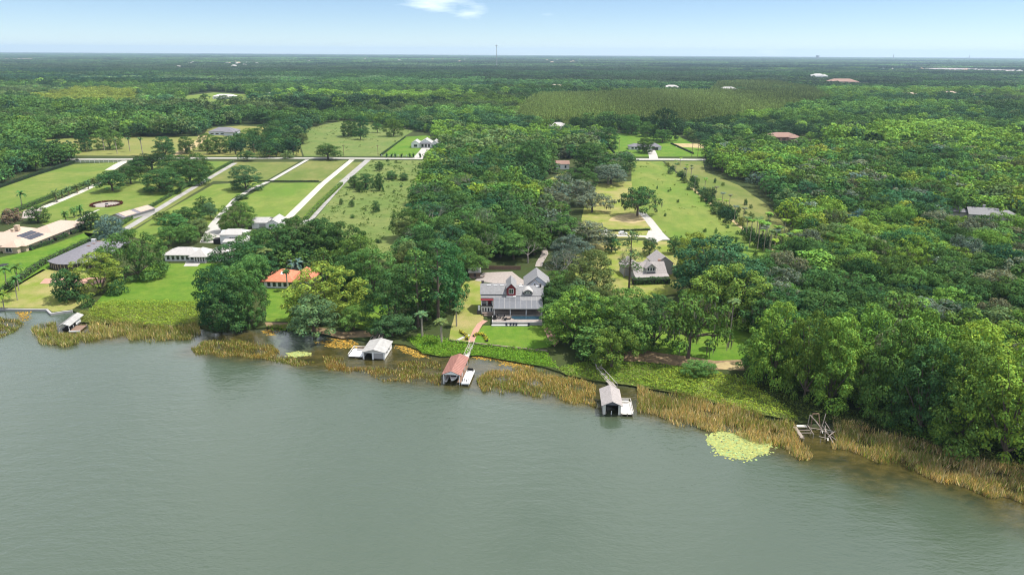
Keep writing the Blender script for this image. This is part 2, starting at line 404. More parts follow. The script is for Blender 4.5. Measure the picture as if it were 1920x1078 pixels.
def dome_puffs(R, z0, z1, n, rmin, rmax, flat=0.8, seed=0, lop=0.38, sep=0.82):
    """lobes over a rounded crown of radius R between heights z0 and z1, lopsided"""
    r = random.Random(seed); P = []; zc = z0 + (z1 - z0) * 0.42; A = r.uniform(0, 6.28); tries = 0
    while len(P) < n and tries < 4000:
        tries += 1
        th, c = r.uniform(0, 6.283), r.uniform(-0.5, 1.0); s = math.sqrt(max(0, 1 - c * c))
        k = 1 + lop * math.sin(th * 2 + A) * s + lop * .6 * math.sin(th * 3 - A)
        rr = rmin + (rmax - rmin) * r.random() ** 1.4; e = r.uniform(.82, 1.08) * max(0.2, 1 - rr * 0.62 / R)
        x, y = R * e * k * s * math.cos(th), R * e * k * s * math.sin(th)
        z = zc + (c * (z1 - zc - rr * flat * .8) if c > 0 else c * 2 * (zc - z0 - rr * .35)) 
        if all((x - a) ** 2 + (y - b) ** 2 + (z - d) ** 2 > (sep * (rr + q)) ** 2 for a, b, d, q, _ in P): P.append((x, y, z, rr, flat))
    return P
PROTO = {}
def add_oak(key, R, z0, z1, n, rmin, rmax, leaf, dens, seed, lod=(1.1, 8.0), moss=False):
    P = dome_puffs(R, z0, z1, n, rmin, rmax, 0.68, seed)
    P += [(0, 0, z0 + (z1 - z0) * .45, R * .5, .8)]
    tips = [(p[0], p[1], p[2]) for p in P[:8]]
    d = dict(R=R, H=z1, crown=puff_crown('oak_crown', P, leaf, dens), trunk=limb_mesh('oak_trunk', z0 * 1.1 + .8, 0.45, tips))
    if lod: d['lod'] = puff_crown('oak_crown_far', P, lod[0], lod[1], .5, .10, .2)
    if moss:
        C, N, S, T = [], [], [], []
        v, f = [], []
        for i in range(300):
            p = P[rng.integers(len(P))]; a = rng.uniform(0, 6.28); rr = p[3] * rng.uniform(.5, 1.0)
            x, y, z = p[0] + rr * math.cos(a), p[1] + rr * math.sin(a), p[2] - p[3] * rng.uniform(0, .4); L = rng.uniform(.5, 1.5); w = rng.uniform(.10, .24); b = rng.uniform(0, 3.14)
            k = len(v); dx, dy = w * math.cos(b), w * math.sin(b)
            v += [(x - dx, y - dy, z), (x + dx, y + dy, z), (x + .3 * dx, y + .3 * dy, z - L), (x - .3 * dx, y - .3 * dy, z - L)]; f.append((k, k + 1, k + 2, k + 3))
        me = mesh_np('hanging_moss', v, f, tone_of(len(f), .2, .03) * np.array([.17, .17, .135])); me.materials.append(MOSS); d['moss'] = me
    PROTO[key] = d
for i, (R, z0, z1, n) in enumerate([(6.2, 2.2, 11.5, 26), (6.6, 2.0, 10.5, 28), (5.6, 2.5, 13, 27), (6.0, 3.0, 12, 23), (6.4, 1.6, 11.8, 30), (5.8, 2.2, 12.5, 24)]):
    add_oak('oak%d' % i, R, z0, z1, n, 1.1, 3.0, 0.46, 72, 100 + i)
for i, (R, z1) in enumerate([(7.6, 17), (7.0, 18), (8.2, 16)]):       # big shore trees, leafy down to the ground
    add_oak('oakbig%d' % i, R, .6, z1, 64, 1.0, 3.0, .48, 66, 710 + i, None)
for i in range(2):                                            # with Spanish moss
    add_oak('moss%d' % i, 6.4, 2.8, 11.5, 30, 1.2, 2.2, 0.52, 52, 300 + i, None, True)
for i, (R, z0, z1, n) in enumerate([(4.0, .6, 9.5, 30), (4.2, .3, 8.6, 30), (3.7, .8, 10.5, 30)]):   # dense upright evergreen crowns down to the ground
    add_oak('ever%d' % i, R, z0, z1, n, 1.0, 1.9, 0.46, 70, 500 + i)
def add_pine(key, seed, H=17, base=.42, dens=30):
    r = random.Random(seed); P = []
    for k in range(26):
        t = r.random(); z = H * (base + (1 - base) * t); w = 3.1 * (1 - t) ** .55 + .5; a = r.uniform(0, 6.28)
        P.append((w * r.uniform(.3, 1) * math.cos(a), w * r.uniform(.3, 1) * math.sin(a), z, r.uniform(.75, 1.35), .6))
    mb = MB().bar((0, 0, -.3), (.2, .1, H * .97), .28, 7, .06)
    for p in P: mb.bar((.1, .05, p[2] - .6), p[:3], .07, 4, .03)
    me = mb.mesh('pine_trunk'); me.materials.append(BARK)
    PROTO[key] = dict(R=3.4, H=H + .5, crown=puff_crown('pine_crown', P, .42, dens, .5), trunk=me, lod=puff_crown('pine_crown_far', P, .85, 7, .5))
for i in range(3): add_pine('pine%d' % i, 40 + i, 17 - i, .38 + .06 * i)
for i in range(2):                                            # young planted pines, narrow and airy
    r = random.Random(70 + i); P = [(r.uniform(-.6, .6) * (1 - t), r.uniform(-.6, .6) * (1 - t), 1 + 9 * t, 1.45 * (1 - t) + .45, .8) for t in [k / 9 for k in range(10)]]
    me = limb_mesh('young_pine_trunk', 2, .14, [(0, 0, 9.5)])
    c = puff_crown('young_pine_crown', P, .8, 11, .5); PROTO['young%d' % i] = dict(R=1.9, H=10.5, crown=c, lod=c, trunk=me)
for i in range(3):                                            # shrubs, rounded to the ground
    P = dome_puffs(1.5, -.2, 2.2, 12, .5, .85, .85, 800 + i) + [(0, 0, .7, 1.0, .9)]
    PROTO['shrub%d' % i] = dict(R=1.7, H=2.4, crown=puff_crown('shrub_leaves', P, .27, 150))
def add_bare(key, seed):
    r = random.Random(seed); mb = MB(); mb.bar((0, 0, -.3), (.2, 0, 4), .35, 6, .25); ends = [((.2, 0, 4), Vector((.1, 0, 1)), .24, 0)]; C = []
    while ends:
        p, d, w, lv = ends.pop()
        for _ in range(3 if lv < 3 else 2):
            e = (d + Vector((r.gauss(0, .55), r.gauss(0, .55), r.gauss(.05, .3)))).normalized(); q = Vector(p) + e * (2.6 * .75 ** lv) * r.uniform(.8, 1.2)
            mb.bar(p, q, w * .7, 4, w * .4)
            if lv < 4: ends.append((q, e, w * .55, lv + 1))
            C.append(q)
    me = mb.mesh('bare_branches'); me.materials.append(mat('grey_bark', (.25, .225, .2), .9, .25, 2))
    C = np.array(C); C = np.repeat(C, 5, 0) + rng.normal(0, .45, (len(C) * 5, 3))
    v, f, t = leaf_quads(C, rng.normal(size=C.shape), .28 * rng.uniform(.6, 1.3, len(C)), tone_of(len(C)))
    lm = mesh_np('sparse_leaves', v, f, t); lm.materials.append(LEAF)
    PROTO[key] = dict(R=4.6, H=11.5, crown=lm, trunk=me)
add_bare('bare0', 5); add_bare('bare1', 9)
def frond_strip(L, droop, w, segs=6, rise=.6):
    """one arching feather frond along +x: V-shaped strip with a ragged edge"""
    v, f = [], []; x = z = 0.0; a = rise
    for i in range(segs + 1):
        t = i / segs; ww = w * math.sin(math.pi * min(1, .12 + t * .93)) + .02
        v += [(x, -ww, z - ww * .45), (x, 0, z), (x, ww, z - ww * .45)]
        x += L / segs * math.cos(a); z += L / segs * math.sin(a); a -= droop / segs
    for i in range(segs):
        k = 3 * i; f += [(k, k + 3, k + 4, k + 1), (k + 1, k + 4, k + 5, k + 2)]
    return np.array(v), np.array(f)
def add_palm(key, H, nf, L, droop, w, seed, skirt=0, tw=.2, lean=.0):
    r = random.Random(seed); V, F, T = [], [], []; k = 0
    for i in range(nf + skirt):
        sk = i >= nf
        v, f = frond_strip(L * r.uniform(.85, 1.1) * (.75 if sk else 1), droop * r.uniform(.8, 1.2), w, 6, r.uniform(-.1, 1.25) if not sk else r.uniform(-1.1, -.5))
        a = 2.399 * i + r.uniform(-.2, .2); ca, sa = math.cos(a), math.sin(a)
        v = v @ np.array([[ca, sa, 0], [-sa, ca, 0], [0, 0, 1]]) + np.array([lean, 0, H])
        V.append(v); F.append(f + k); k += len(v)
        tt = tone_of(len(f), .18); T.append(tt * (np.array([2.6, 1.5, 1.6]) if sk else 1))
    c = mesh_np('palm_crown', np.concatenate(V), np.concatenate(F), np.concatenate(T)); c.materials.append(LEAF)
    mb = MB(); pts = [(lean * (t ** 2), 0, H * t) for t in (0, .25, .5, .75, 1)]
    for a, b in zip(pts, pts[1:]): mb.bar((a[0], a[1], a[2] - .2), b, tw, 7, tw * .95)
    t = mb.mesh('palm_trunk'); t.materials.append(PALMBARK)
    fm, ff = frond_strip(L, droop, w, 7, .5); fr = mesh_np('frond', fm, ff, tone_of(len(ff), .15)); fr.materials.append(LEAF)
    PROTO[key] = dict(R=L, H=H + L * .45, crown=c, trunk=t, frond=fr, top=(lean, 0, H))
add_palm('sabal0', 8, 30, 1.9, 2.0, .34, 1, 10); add_palm('sabal1', 9, 26, 1.8, 1.9, .32, 2, 6); add_palm('washing0', 12, 24, 1.5, 2.2, .3, 3, 14, .09)
add_palm('coco0', 7, 18, 3.4, 1.9, .42, 4, 0, .17, .8); add_palm('date0', 2.6, 34, 3.2, 2.0, .38, 6, 8, .35); add_palm('palmetto0', .3, 20, 1.6, 1.3, .3, 7, 0, .1)
def add_grove(key, seed, n=46):
    r = random.Random(seed); C, N, S, T = [], [], [], []
    for _ in range(n):
        a, q = r.uniform(0, 6.28), 40 * math.sqrt(r.random()); R = r.uniform(3.5, 6.5); h = r.uniform(8, 14)
        k = 46; d = sph(k); d[:, 2] = np.abs(d[:, 2]); dd = d * R * rng.uniform(.7, 1.05, (k, 1))
        C.append(np.array([q * math.cos(a), q * math.sin(a), h - R * .9]) + dd * np.array([1, 1, .9])); N.append(d + rng.normal(0, .3, (k, 3)) + np.array([0, 0, .3]))
        S.append(rng.uniform(2.0, 3.4, k)); T.append(tone_of(k, .14) * math.exp(r.gauss(0, .22)))
    v, f, t = leaf_quads(np.concatenate(C), np.concatenate(N), np.concatenate(S), np.concatenate(T), 1.0)
    me = mesh_np('grove', v, f, t); me.materials.append(LEAF); PROTO[key] = dict(R=40, H=14, crown=me, lod=me)
for i in range(5): add_grove('grove%d' % i, 900 + i)

TINT = dict(D=(.062, .122, .034), M=(.106, .190, .042), B=(.180, .285, .044), Y=(.235, .290, .046), G=(.150, .172, .106), T=(.060, .124, .048), O=(.128, .176, .058), K=(.040, .076, .030), R=(.18, .125, .08))
TINT = {k: (c[0] * .78, c[1] * .86, c[2] * .95) for k, c in TINT.items()}
CW = dict(D='dark green', M='mid green', B='bright green', Y='yellow green', G='greyish green', T='bluish green', O='olive green', K='blackish green', R='reddish brown')
def vary(c, s=.16):
    k = math.exp(rnd.gauss(0, s)); w = rnd.gauss(0, .10); return (c[0] * k * (1 + w), c[1] * k, c[2] * k * (1 - w))
NAMEOF = {'oak': 'broadleaf_tree', 'moss': 'mossy_oak', 'ever': 'evergreen_tree', 'pine': 'pine_tree', 'youn': 'young_pine', 'shru': 'shrub', 'bare': 'bare_tree',
          'saba': 'sabal_palm', 'wash': 'fan_palm', 'coco': 'feather_palm', 'date': 'date_palm', 'palm': 'palmetto'}
def base_key(k): return k[:3] if k.startswith('oak') else k[:4]
COUNT = {}
def plant(key, loc, rz, sx, sz, tint, label, group=None, fronds=False):
    p = PROTO[key]; bk = base_key(key); nm = NAMEOF[bk]; COUNT[nm] = COUNT.get(nm, 0) + 1
    cat = 'shrub' if bk in ('shru', 'palm') else 'palm tree' if bk in ('saba', 'wash', 'coco', 'date') else 'tree'
    if 'trunk' not in p or bk == 'palm':
        o = link(nm, p['crown']); o.location = loc; o.rotation_euler = (0, 0, rz); o.scale = (sx, sx, sz); o['tint'] = tint
        return tag(o, label, cat, group)
    root = empty(nm, loc, rz, label, cat, group); root.scale = (sx, sx, sz)
    link('trunk', p['trunk'], parent=root)
    if fronds:
        for i in range(16):
            o = link('frond', p['frond'], parent=root); o.location = p['top']; o.rotation_euler = (0, rnd.uniform(-.75, .5), 2.399 * i); o['tint'] = tint
    else:
        o = link('crown', p['crown'], parent=root); o['tint'] = tint
    if 'moss' in p: tag(link('hanging_moss', p['moss'], parent=root), kind='stuff')
    return root
def scatter(name, keys, pts, rz, sc, idx, tint, label, cat, trunk=False):
    """one stuff object: tree meshes set on points with geometry nodes"""
    n = len(pts); me = bpy.data.meshes.new(name); me.vertices.add(n); me.vertices.foreach_set('co', np.asarray(pts, np.float32).ravel()); me.update()
    def at(nm, tp, a, fld):
        x = me.attributes.new(nm, tp, 'POINT'); x.data.foreach_set(fld, np.ascontiguousarray(a).ravel())
    at('rz', 'FLOAT', np.asarray(rz, np.float32), 'value'); at('sc', 'FLOAT_VECTOR', np.asarray(sc, np.float32), 'vector'); at('idx', 'INT', np.asarray(idx, np.int32), 'value')
    t4 = np.ones((n, 4), np.float32); t4[:, :3] = tint; at('tint', 'FLOAT_COLOR', t4, 'color')
    ng = bpy.data.node_groups.new(name, 'GeometryNodeTree'); ng.interface.new_socket('Geometry', in_out='INPUT', socket_type='NodeSocketGeometry'); ng.interface.new_socket('Geometry', in_out='OUTPUT', socket_type='NodeSocketGeometry')
    N, L = ng.nodes, ng.links; gi, go = N.new('NodeGroupInput'), N.new('NodeGroupOutput'); ip = N.new('GeometryNodeInstanceOnPoints'); jn = N.new('GeometryNodeJoinGeometry')
    for k in reversed(keys):
        ob = bpy.data.objects.new('source_' + k, PROTO[k].get('lod') or PROTO[k]['crown'])
        oi = N.new('GeometryNodeObjectInfo'); oi.inputs['Object'].default_value = ob; gt = N.new('GeometryNodeGeometryToInstance')
        src = oi.outputs['Geometry']
        if trunk:
            tb = bpy.data.objects.new('source_trunk_' + k, PROTO[k]['trunk']); ti = N.new('GeometryNodeObjectInfo'); ti.inputs['Object'].default_value = tb
            j2 = N.new('GeometryNodeJoinGeometry'); L.new(oi.outputs['Geometry'], j2.inputs[0]); L.new(ti.outputs['Geometry'], j2.inputs[0]); src = j2.outputs[0]
        L.new(src, gt.inputs[0]); L.new(gt.outputs[0], jn.inputs[0])
    def na(nm, tp):
        x = N.new('GeometryNodeInputNamedAttribute'); x.data_type = tp; x.inputs['Name'].default_value = nm; return x.outputs['Attribute']
    cx = N.new('ShaderNodeCombineXYZ'); L.new(na('rz', 'FLOAT'), cx.inputs[2])
    ip.inputs['Pick Instance'].default_value = True
    L.new(gi.outputs[0], ip.inputs['Points']); L.new(jn.outputs[0], ip.inputs['Instance']); L.new(na('idx', 'INT'), ip.inputs['Instance Index'])
    L.new(cx.outputs[0], ip.inputs['Rotation']); L.new(na('sc', 'FLOAT_VECTOR'), ip.inputs['Scale']); L.new(ip.outputs[0], go.inputs[0])
    o = bpy.data.objects.new(name, me); COL.objects.link(o); md = o.modifiers.new('scatter', 'NODES'); md.node_group = ng
    return tag(o, label, cat, None, 'stuff')

HAZE = 5.0e-5
# ================================================================== THE SETTING: ground, lake, roads, turf
SHORE = [(-1500, 566), (-50, 577), (0, 579), (88, 580), (97, 587), (136, 582), (170, 598), (300, 610), (375, 612), (400, 620), (500, 614), (560, 612), (625, 628), (700, 641),
         (760, 646), (800, 662), (830, 668), (900, 664), (1000, 681), (1060, 700), (1115, 714), (1180, 720), (1300, 740), (1400, 768), (1500, 792), (1560, 790), (1650, 802),
         (1750, 832), (1850, 862), (1930, 884), (2050, 930), (2300, 1030), (2600, 1150)]
shore_w = PW(SHORE)
land_poly = shore_w + [(900, -300), (9000, -300), (27000, 26000), (-27000, 26000), (-9000, shore_w[0][1])]
sheet('ground', land_poly, 0.0, FLOOR, px=False, thick=1.6)
# reed beds growing in the shallows (photograph outlines)
REEDS = [
    [(62, 622), (75, 612), (130, 604), (170, 600), (300, 612), (374, 610), (372, 634), (330, 641), (260, 636), (200, 634), (165, 645), (110, 648), (70, 640)],
    [(-40, 596), (30, 598), (50, 606), (28, 622), (0, 632), (-40, 640)],
    [(350, 656), (385, 640), (430, 634), (485, 642), (520, 655), (545, 668), (590, 680), (560, 684), (520, 680), (430, 667), (370, 664)],
    [(640, 678), (690, 684), (760, 680), (800, 672), (832, 690), (830, 722), (770, 719), (720, 712), (690, 700), (650, 699)],
    [(600, 668), (650, 676), (690, 690), (650, 702), (610, 694)],
    [(890, 706), (940, 694), (990, 694), (1060, 702), (1118, 722), (1124, 764), (1060, 748), (980, 742), (900, 732)],
    [(1168, 724), (1230, 736), (1300, 742), (1400, 770), (1482, 790), (1498, 800), (1498, 832), (1514, 850), (1490, 856), (1440, 838), (1330, 806), (1260, 790), (1190, 772)],
    [(1558, 792), (1650, 804), (1750, 834), (1850, 864), (1930, 886), (2050, 932), (2160, 1010), (2000, 972), (1900, 942), (1780, 905), (1650, 870), (1566, 842)],
]
SHALLOW = [
    [(330, 668), (355, 648), (400, 622), (490, 616), (520, 620), (505, 645), (560, 668), (600, 640), (640, 634), (700, 645), (760, 650), (800, 664), (900, 668), (1000, 684), (1115, 716),
     (1180, 722), (1300, 742), (1500, 794), (1650, 804), (1850, 864), (2050, 930), (2400, 1070), (2300, 1090), (2000, 990), (1780, 928), (1600, 878), (1500, 868), (1440, 850), (1330, 815),
     (1200, 786), (1120, 772), (1000, 752), (900, 738), (760, 724), (640, 704), (520, 688), (420, 674)],
    [(60, 625), (70, 610), (170, 600), (375, 610), (374, 638), (200, 642), (110, 652)], REEDS[1]]
SHALLOW_REFLECTION = [(1420, 838), (1500, 850), (1600, 870), (1780, 918), (2000, 985), (2300, 1090), (2250, 1150), (2000, 1040), (1880, 990), (1830, 1005), (1760, 950), (1700, 925), (1650, 940), (1590, 900), (1530, 905), (1470, 868)]  # shallow bed plus dark tree reflections, painted into the water colour
xs = np.concatenate([[-27000, -8000, -2000, -700], np.arange(-260, 261, 2.0), [700, 2000, 8000, 27000]])
ys = np.concatenate([[-9000, -2000, -400, 0], np.arange(60, 301, 2.0), [330, 420]])
gx, gy = np.meshgrid(xs, ys); P2 = np.stack([gx.ravel(), gy.ravel()], 1)
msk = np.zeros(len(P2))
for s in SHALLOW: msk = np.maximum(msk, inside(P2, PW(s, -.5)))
msk = np.maximum(msk, .8 * inside(P2, PW(SHALLOW_REFLECTION, -.5)) * (.55 + .45 * np.sin(P2[:, 0] * .33 + 1.2 * np.sin(P2[:, 0] * .11))))  # sine streaks imitate the gaps between the painted tree reflections
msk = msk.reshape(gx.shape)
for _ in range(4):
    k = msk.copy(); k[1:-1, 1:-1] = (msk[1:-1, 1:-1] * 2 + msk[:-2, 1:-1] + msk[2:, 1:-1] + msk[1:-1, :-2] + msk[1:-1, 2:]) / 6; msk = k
nx, ny = len(xs), len(ys)
ii = np.arange(nx * ny).reshape(ny, nx)
fq = np.stack([ii[:-1, :-1], ii[:-1, 1:], ii[1:, 1:], ii[1:, :-1]], -1).reshape(-1, 4)
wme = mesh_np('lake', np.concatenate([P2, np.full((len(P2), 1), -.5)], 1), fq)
a = wme.attributes.new('shallow', 'FLOAT', 'POINT'); a.data.foreach_set('value', msk.ravel().astype(np.float32))  # mask holds the shallows and the painted tree reflections
mt, nt, b = new_mat('lake_water'); n, l = nt.nodes, nt.links
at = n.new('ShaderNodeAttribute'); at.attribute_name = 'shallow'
t = n.new('ShaderNodeTexCoord')
def wnoise(sx, sy, s, d, rot=0.25):
    q = n.new('ShaderNodeMapping'); q.inputs['Scale'].default_value = (sx, sy, 1); q.inputs['Rotation'].default_value = (0, 0, rot)
    z = n.new('ShaderNodeTexNoise'); z.inputs['Scale'].default_value = s; z.inputs['Detail'].default_value = d; z.inputs['Roughness'].default_value = .6
    l.new(t.outputs['Object'], q.inputs['Vector']); l.new(q.outputs['Vector'], z.inputs['Vector']); return z
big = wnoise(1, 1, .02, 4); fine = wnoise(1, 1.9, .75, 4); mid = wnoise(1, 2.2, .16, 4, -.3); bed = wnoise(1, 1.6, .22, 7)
dc = n.new('ShaderNodeMix'); dc.data_type = 'RGBA'; dc.inputs['A'].default_value = (.048, .070, .045, 1); dc.inputs['B'].default_value = (.055, .078, .054, 1)
l.new(big.outputs['Fac'], dc.inputs['Factor'])
br = n.new('ShaderNodeValToRGB'); e = br.color_ramp.elements; e[0].position = .34; e[0].color = (.018, .020, .006, 1); e[1].position = .7; e[1].color = (.078, .062, .018, 1)  # bed tones, which also colour the painted reflection streaks
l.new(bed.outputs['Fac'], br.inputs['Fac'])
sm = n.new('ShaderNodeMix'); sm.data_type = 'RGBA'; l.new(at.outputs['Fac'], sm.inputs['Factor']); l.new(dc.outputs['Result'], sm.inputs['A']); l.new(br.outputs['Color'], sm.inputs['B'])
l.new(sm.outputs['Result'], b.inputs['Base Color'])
b.inputs['Roughness'].default_value = .10; b.inputs['IOR'].default_value = 1.7
ad = n.new('ShaderNodeMath'); ad.operation = 'MULTIPLY_ADD'; ad.inputs[1].default_value = 2.0
l.new(mid.outputs['Fac'], ad.inputs[0]); l.new(fine.outputs['Fac'], ad.inputs[2])
bp = n.new('ShaderNodeBump'); bp.inputs['Distance'].default_value = .13
wm_ = n.new('ShaderNodeMapRange'); wm_.inputs['From Min'].default_value = .35; wm_.inputs['From Max'].default_value = .65; wm_.inputs['To Min'].default_value = .35; wm_.inputs['To Max'].default_value = .95
l.new(big.outputs['Fac'], wm_.inputs['Value']); l.new(wm_.outputs[0], bp.inputs['Strength'])
l.new(ad.outputs[0], bp.inputs['Height']); l.new(bp.outputs['Normal'], b.inputs['Normal'])
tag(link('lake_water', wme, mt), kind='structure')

# turf and fields
Z1, Z2, Z3 = .03, .06, .09
sheet('lawn', [(-60, 405), (-60, 372), (0, 353), (62, 331), (140, 308), (236, 304), (214, 320), (188, 338), (104, 372), (60, 390), (0, 412)], Z1, TURF['lawn'])
sheet('lawn', [(60, 412), (78, 390), (112, 378), (195, 343), (232, 324), (300, 302), (437, 303), (428, 316), (330, 370), (243, 425), (212, 445), (180, 455), (150, 432), (90, 424)], Z1, TURF['lawn'])
sheet('lawn', [(-80, 560), (-80, 500), (40, 474), (100, 458), (160, 436), (205, 440), (150, 470), (60, 520), (0, 556)], Z1, TURF['lush'])
sheet('lawn', [(-80, 574), (0, 552), (80, 505), (150, 510), (215, 520), (170, 560), (135, 580), (99, 585), (88, 578), (0, 577)], Z1, TURF['yard'])
sheet('lawn', [(176, 572), (200, 545), (240, 520), (290, 494), (420, 494), (400, 520), (395, 565), (378, 572)], Z1, TURF['lush'])
sheet('pasture', [(442, 304), (500, 304), (560, 304), (500, 338), (445, 340), (400, 340), (310, 395), (250, 430), (235, 432), (330, 374)], Z1, TURF['olive'])
sheet('pasture', [(300, 402), (400, 346), (500, 340), (498, 342), (436, 372), (400, 420), (290, 460), (240, 440)], Z1 + .005, TURF['lime'])
sheet('pasture', [(578, 302), (652, 301), (604, 340), (512, 340)], Z1, TURF['olive'], wob=.5)
sheet('pasture', [(448, 376), (508, 343), (602, 343), (540, 405), (520, 420), (470, 410)], Z1, TURF['lime'], wob=.5)
sheet('field', [(692, 301), (806, 301), (800, 345), (772, 395), (762, 440), (746, 500), (700, 480), (650, 450), (588, 414), (640, 352)], Z1, TURF['scrub'])
sheet('verge', [(600, 350), (656, 304), (684, 304), (638, 350), (580, 412), (540, 412)], Z1 - .01, TURF['olive'])
sheet('field', [(570, 293), (560, 262), (575, 240), (640, 228), (700, 230), (775, 246), (758, 256), (712, 293)], Z1, TURF['scrub'])
sheet('lawn', [(716, 293), (760, 257), (806, 254), (812, 290), (780, 294)], Z1, TURF['lush'])
sheet('meadow', [(60, 288), (66, 264), (160, 257), (380, 256), (390, 241), (450, 236), (520, 240), (562, 264), (566, 293), (380, 293), (140, 292)], Z1, TURF['dry'])
sheet('meadow', [(336, 204), (350, 180), (400, 174), (462, 178), (472, 200), (430, 212)], Z1, TURF['lime'])
sheet('lawn', [(1124, 294), (1118, 272), (1150, 250), (1270, 254), (1322, 282), (1322, 294)], Z1, TURF['lush'])
sheet('bare_soil', [(1268, 276), (1262, 269), (1318, 270), (1322, 278)], Z2, M['sand'])
sheet('field', [(1184, 303), (1242, 303), (1300, 352), (1370, 410), (1450, 474), (1448, 500), (1410, 500), (1350, 466), (1262, 452), (1214, 412), (1190, 380), (1184, 340)], Z1, TURF['lime'])
sheet('meadow', [(1246, 303), (1318, 302), (1322, 322), (1386, 348), (1440, 385), (1478, 430), (1482, 470), (1454, 472), (1376, 410), (1304, 350)], Z1, TURF['olive'])
sheet('yard', [(1120, 345), (1184, 340), (1190, 385), (1212, 412), (1232, 446), (1130, 446), (1088, 420), (1096, 385)], Z1 - .004, TURF['yard'])
sheet('yard', [(1052, 470), (1130, 450), (1250, 452), (1276, 470), (1262, 515), (1300, 545), (1210, 560), (1140, 552), (1060, 505)], Z1, TURF['yard'])
sheet('yard', [(1010, 345), (1066, 318), (1040, 345), (1014, 370)], Z1, TURF['yard'])
sheet('lawn', [(842, 640), (850, 600), (862, 548), (872, 528), (902, 524), (906, 606), (884, 642)], Z1, TURF['yard'], wob=.3)
sheet('lawn', [(884, 642), (906, 610), (960, 612), (1024, 610), (1034, 650), (985, 655)], Z1, TURF['lush'])
sheet('lawn', [(1180, 660), (1215, 610), (1300, 590), (1420, 600), (1396, 684), (1340, 692), (1240, 672)], Z1, TURF['lush'])
sheet('bare_soil', [(1150, 662), (1200, 655), (1290, 668), (1340, 676), (1392, 674), (1396, 694), (1330, 692), (1240, 682), (1160, 676)], Z2, M['soil'], wob=.8)
sheet('bare_soil', [(1340, 682), (1362, 678), (1390, 680), (1396, 690), (1370, 694), (1346, 690)], Z3, M['sand'], wob=.5)
sheet('lawn', [(498, 602), (500, 540), (566, 540), (560, 604)], Z1, TURF['lush'])
sheet('lawn', [(640, 606), (655, 560), (740, 555), (712, 622), (680, 618)], Z1, TURF['lush'])
sheet('bare_soil', [(1140, 414), (1156, 404), (1184, 400), (1206, 402), (1214, 414), (1186, 419)], Z2, M['sand'], wob=1)
sheet('bare_soil', [(496, 604), (560, 606), (640, 622), (716, 620), (712, 630), (640, 634), (560, 618), (500, 612)], Z2, M['soil'], wob=.5)
# pale open ground along the horizon
sheet('bare_ground', [(1690, 131.5), (1920, 138), (2100, 139), (2100, 132), (1760, 128)], .2, mat('pale_bare_ground', (.34, .28, .28), 1, .15, .01))
sheet('bare_ground', [(-60, 113.5), (60, 113.5), (112, 112), (60, 110.6), (-60, 110.6)], .2, mat('pink_bare_ground', (.42, .32, .27), 1, .15, .01))

# roads and drives
ribbon('road', [(120, 299), (235, 299), (330, 297), (440, 297), (620, 297), (800, 298)], 7, .05, M['concrete'])
ribbon('road', [(1130, 299), (1184, 299), (1240, 299), (1330, 300)], 9, .05, M['concrete'])
ribbon('driveway', [(520, 428), (540, 409), (604, 346), (660, 300)], 4.6, .075, M['shell'])
ribbon('driveway', [(572, 420), (586, 404), (642, 342), (690, 300)], 5.2, .07, M['asphalt'])
ribbon('driveway', [(232, 432), (250, 421), (330, 372), (400, 330), (441, 306)], 4.2, .075, M['asphalt'])
ribbon('driveway', [(396, 424), (412, 405), (440, 375), (468, 356), (510, 338), (576, 300)], 3.4, .08, M['concrete'])
ribbon('driveway', [(70, 394), (112, 377), (150, 361), (190, 342)], 4.4, .075, M['shell'])
ribbon('driveway', [(206, 319), (222, 309), (236, 302)], 7, .08, M['shell'])
sheet('driveway', [(40, 410), (44, 396), (60, 388), (80, 392), (72, 408)], .085, M['paver'])
sheet('driveway', [(374, 455), (390, 424), (410, 420), (420, 440), (418, 456)], .085, M['concrete'])
ribbon('driveway', [(783, 297), (794, 285), (800, 277)], 9, .075, M['concrete'])
ribbon('driveway', [(1202, 398), (1216, 412), (1236, 438), (1248, 450)], 4.8, .075, M['concrete'])
sheet('driveway', [(1210, 446), (1216, 432), (1232, 430), (1246, 448), (1228, 456)], .08, M['concrete'])
ribbon('driveway', [(1128, 438), (1160, 442), (1225, 444)], 3.6, .07, M['shell'])
ribbon('driveway', [(1004, 418), (1010, 438), (1018, 462), (1022, 476), (1012, 492), (1010, 500)], 3.2, .075, M['paver'])
ribbon('driveway', [(1226, 299), (1224, 290), (1220, 281)], 8, .08, M['concrete'])
ribbon('path', [(1296, 352), (1340, 388), (1366, 408), (1420, 450), (1450, 470), (1484, 482)], 2.2, .08, M['sand'])
ribbon('road', [(336, 201), (380, 202), (440, 204)], 16, .05, M['shell'])
ribbon('driveway', [(385, 200), (395, 192)], 9, .08, M['shell'])
ribbon('driveway', [(318, 296), (340, 285), (362, 275), (378, 262), (380, 255)], 9, .06, M['sand'])
sheet('courtyard', [(890, 526), (906, 511), (960, 509), (974, 520), (990, 530), (990, 540)], .07, M['paver'], wob=0)
ribbon('path', [(140, 416), (152, 409), (186, 393)], 1.4, .08, M['concrete'])
ribbon('path', [(910, 601), (900, 608), (893, 618), (887, 632), (882, 644), (878, 656)], 2.0, .10, M['brick'])
ribbon('path', [(858, 638), (868, 633), (880, 628)], 1.2, .09, M['concrete'])
sheet('path', [(1018, 614), (1030, 612), (1048, 640), (1040, 650), (1030, 640)], .085, M['brick'])
sheet('patio', [(74, 532), (84, 522), (200, 520), (192, 534), (150, 536), (110, 532)], .085, M['brick'])

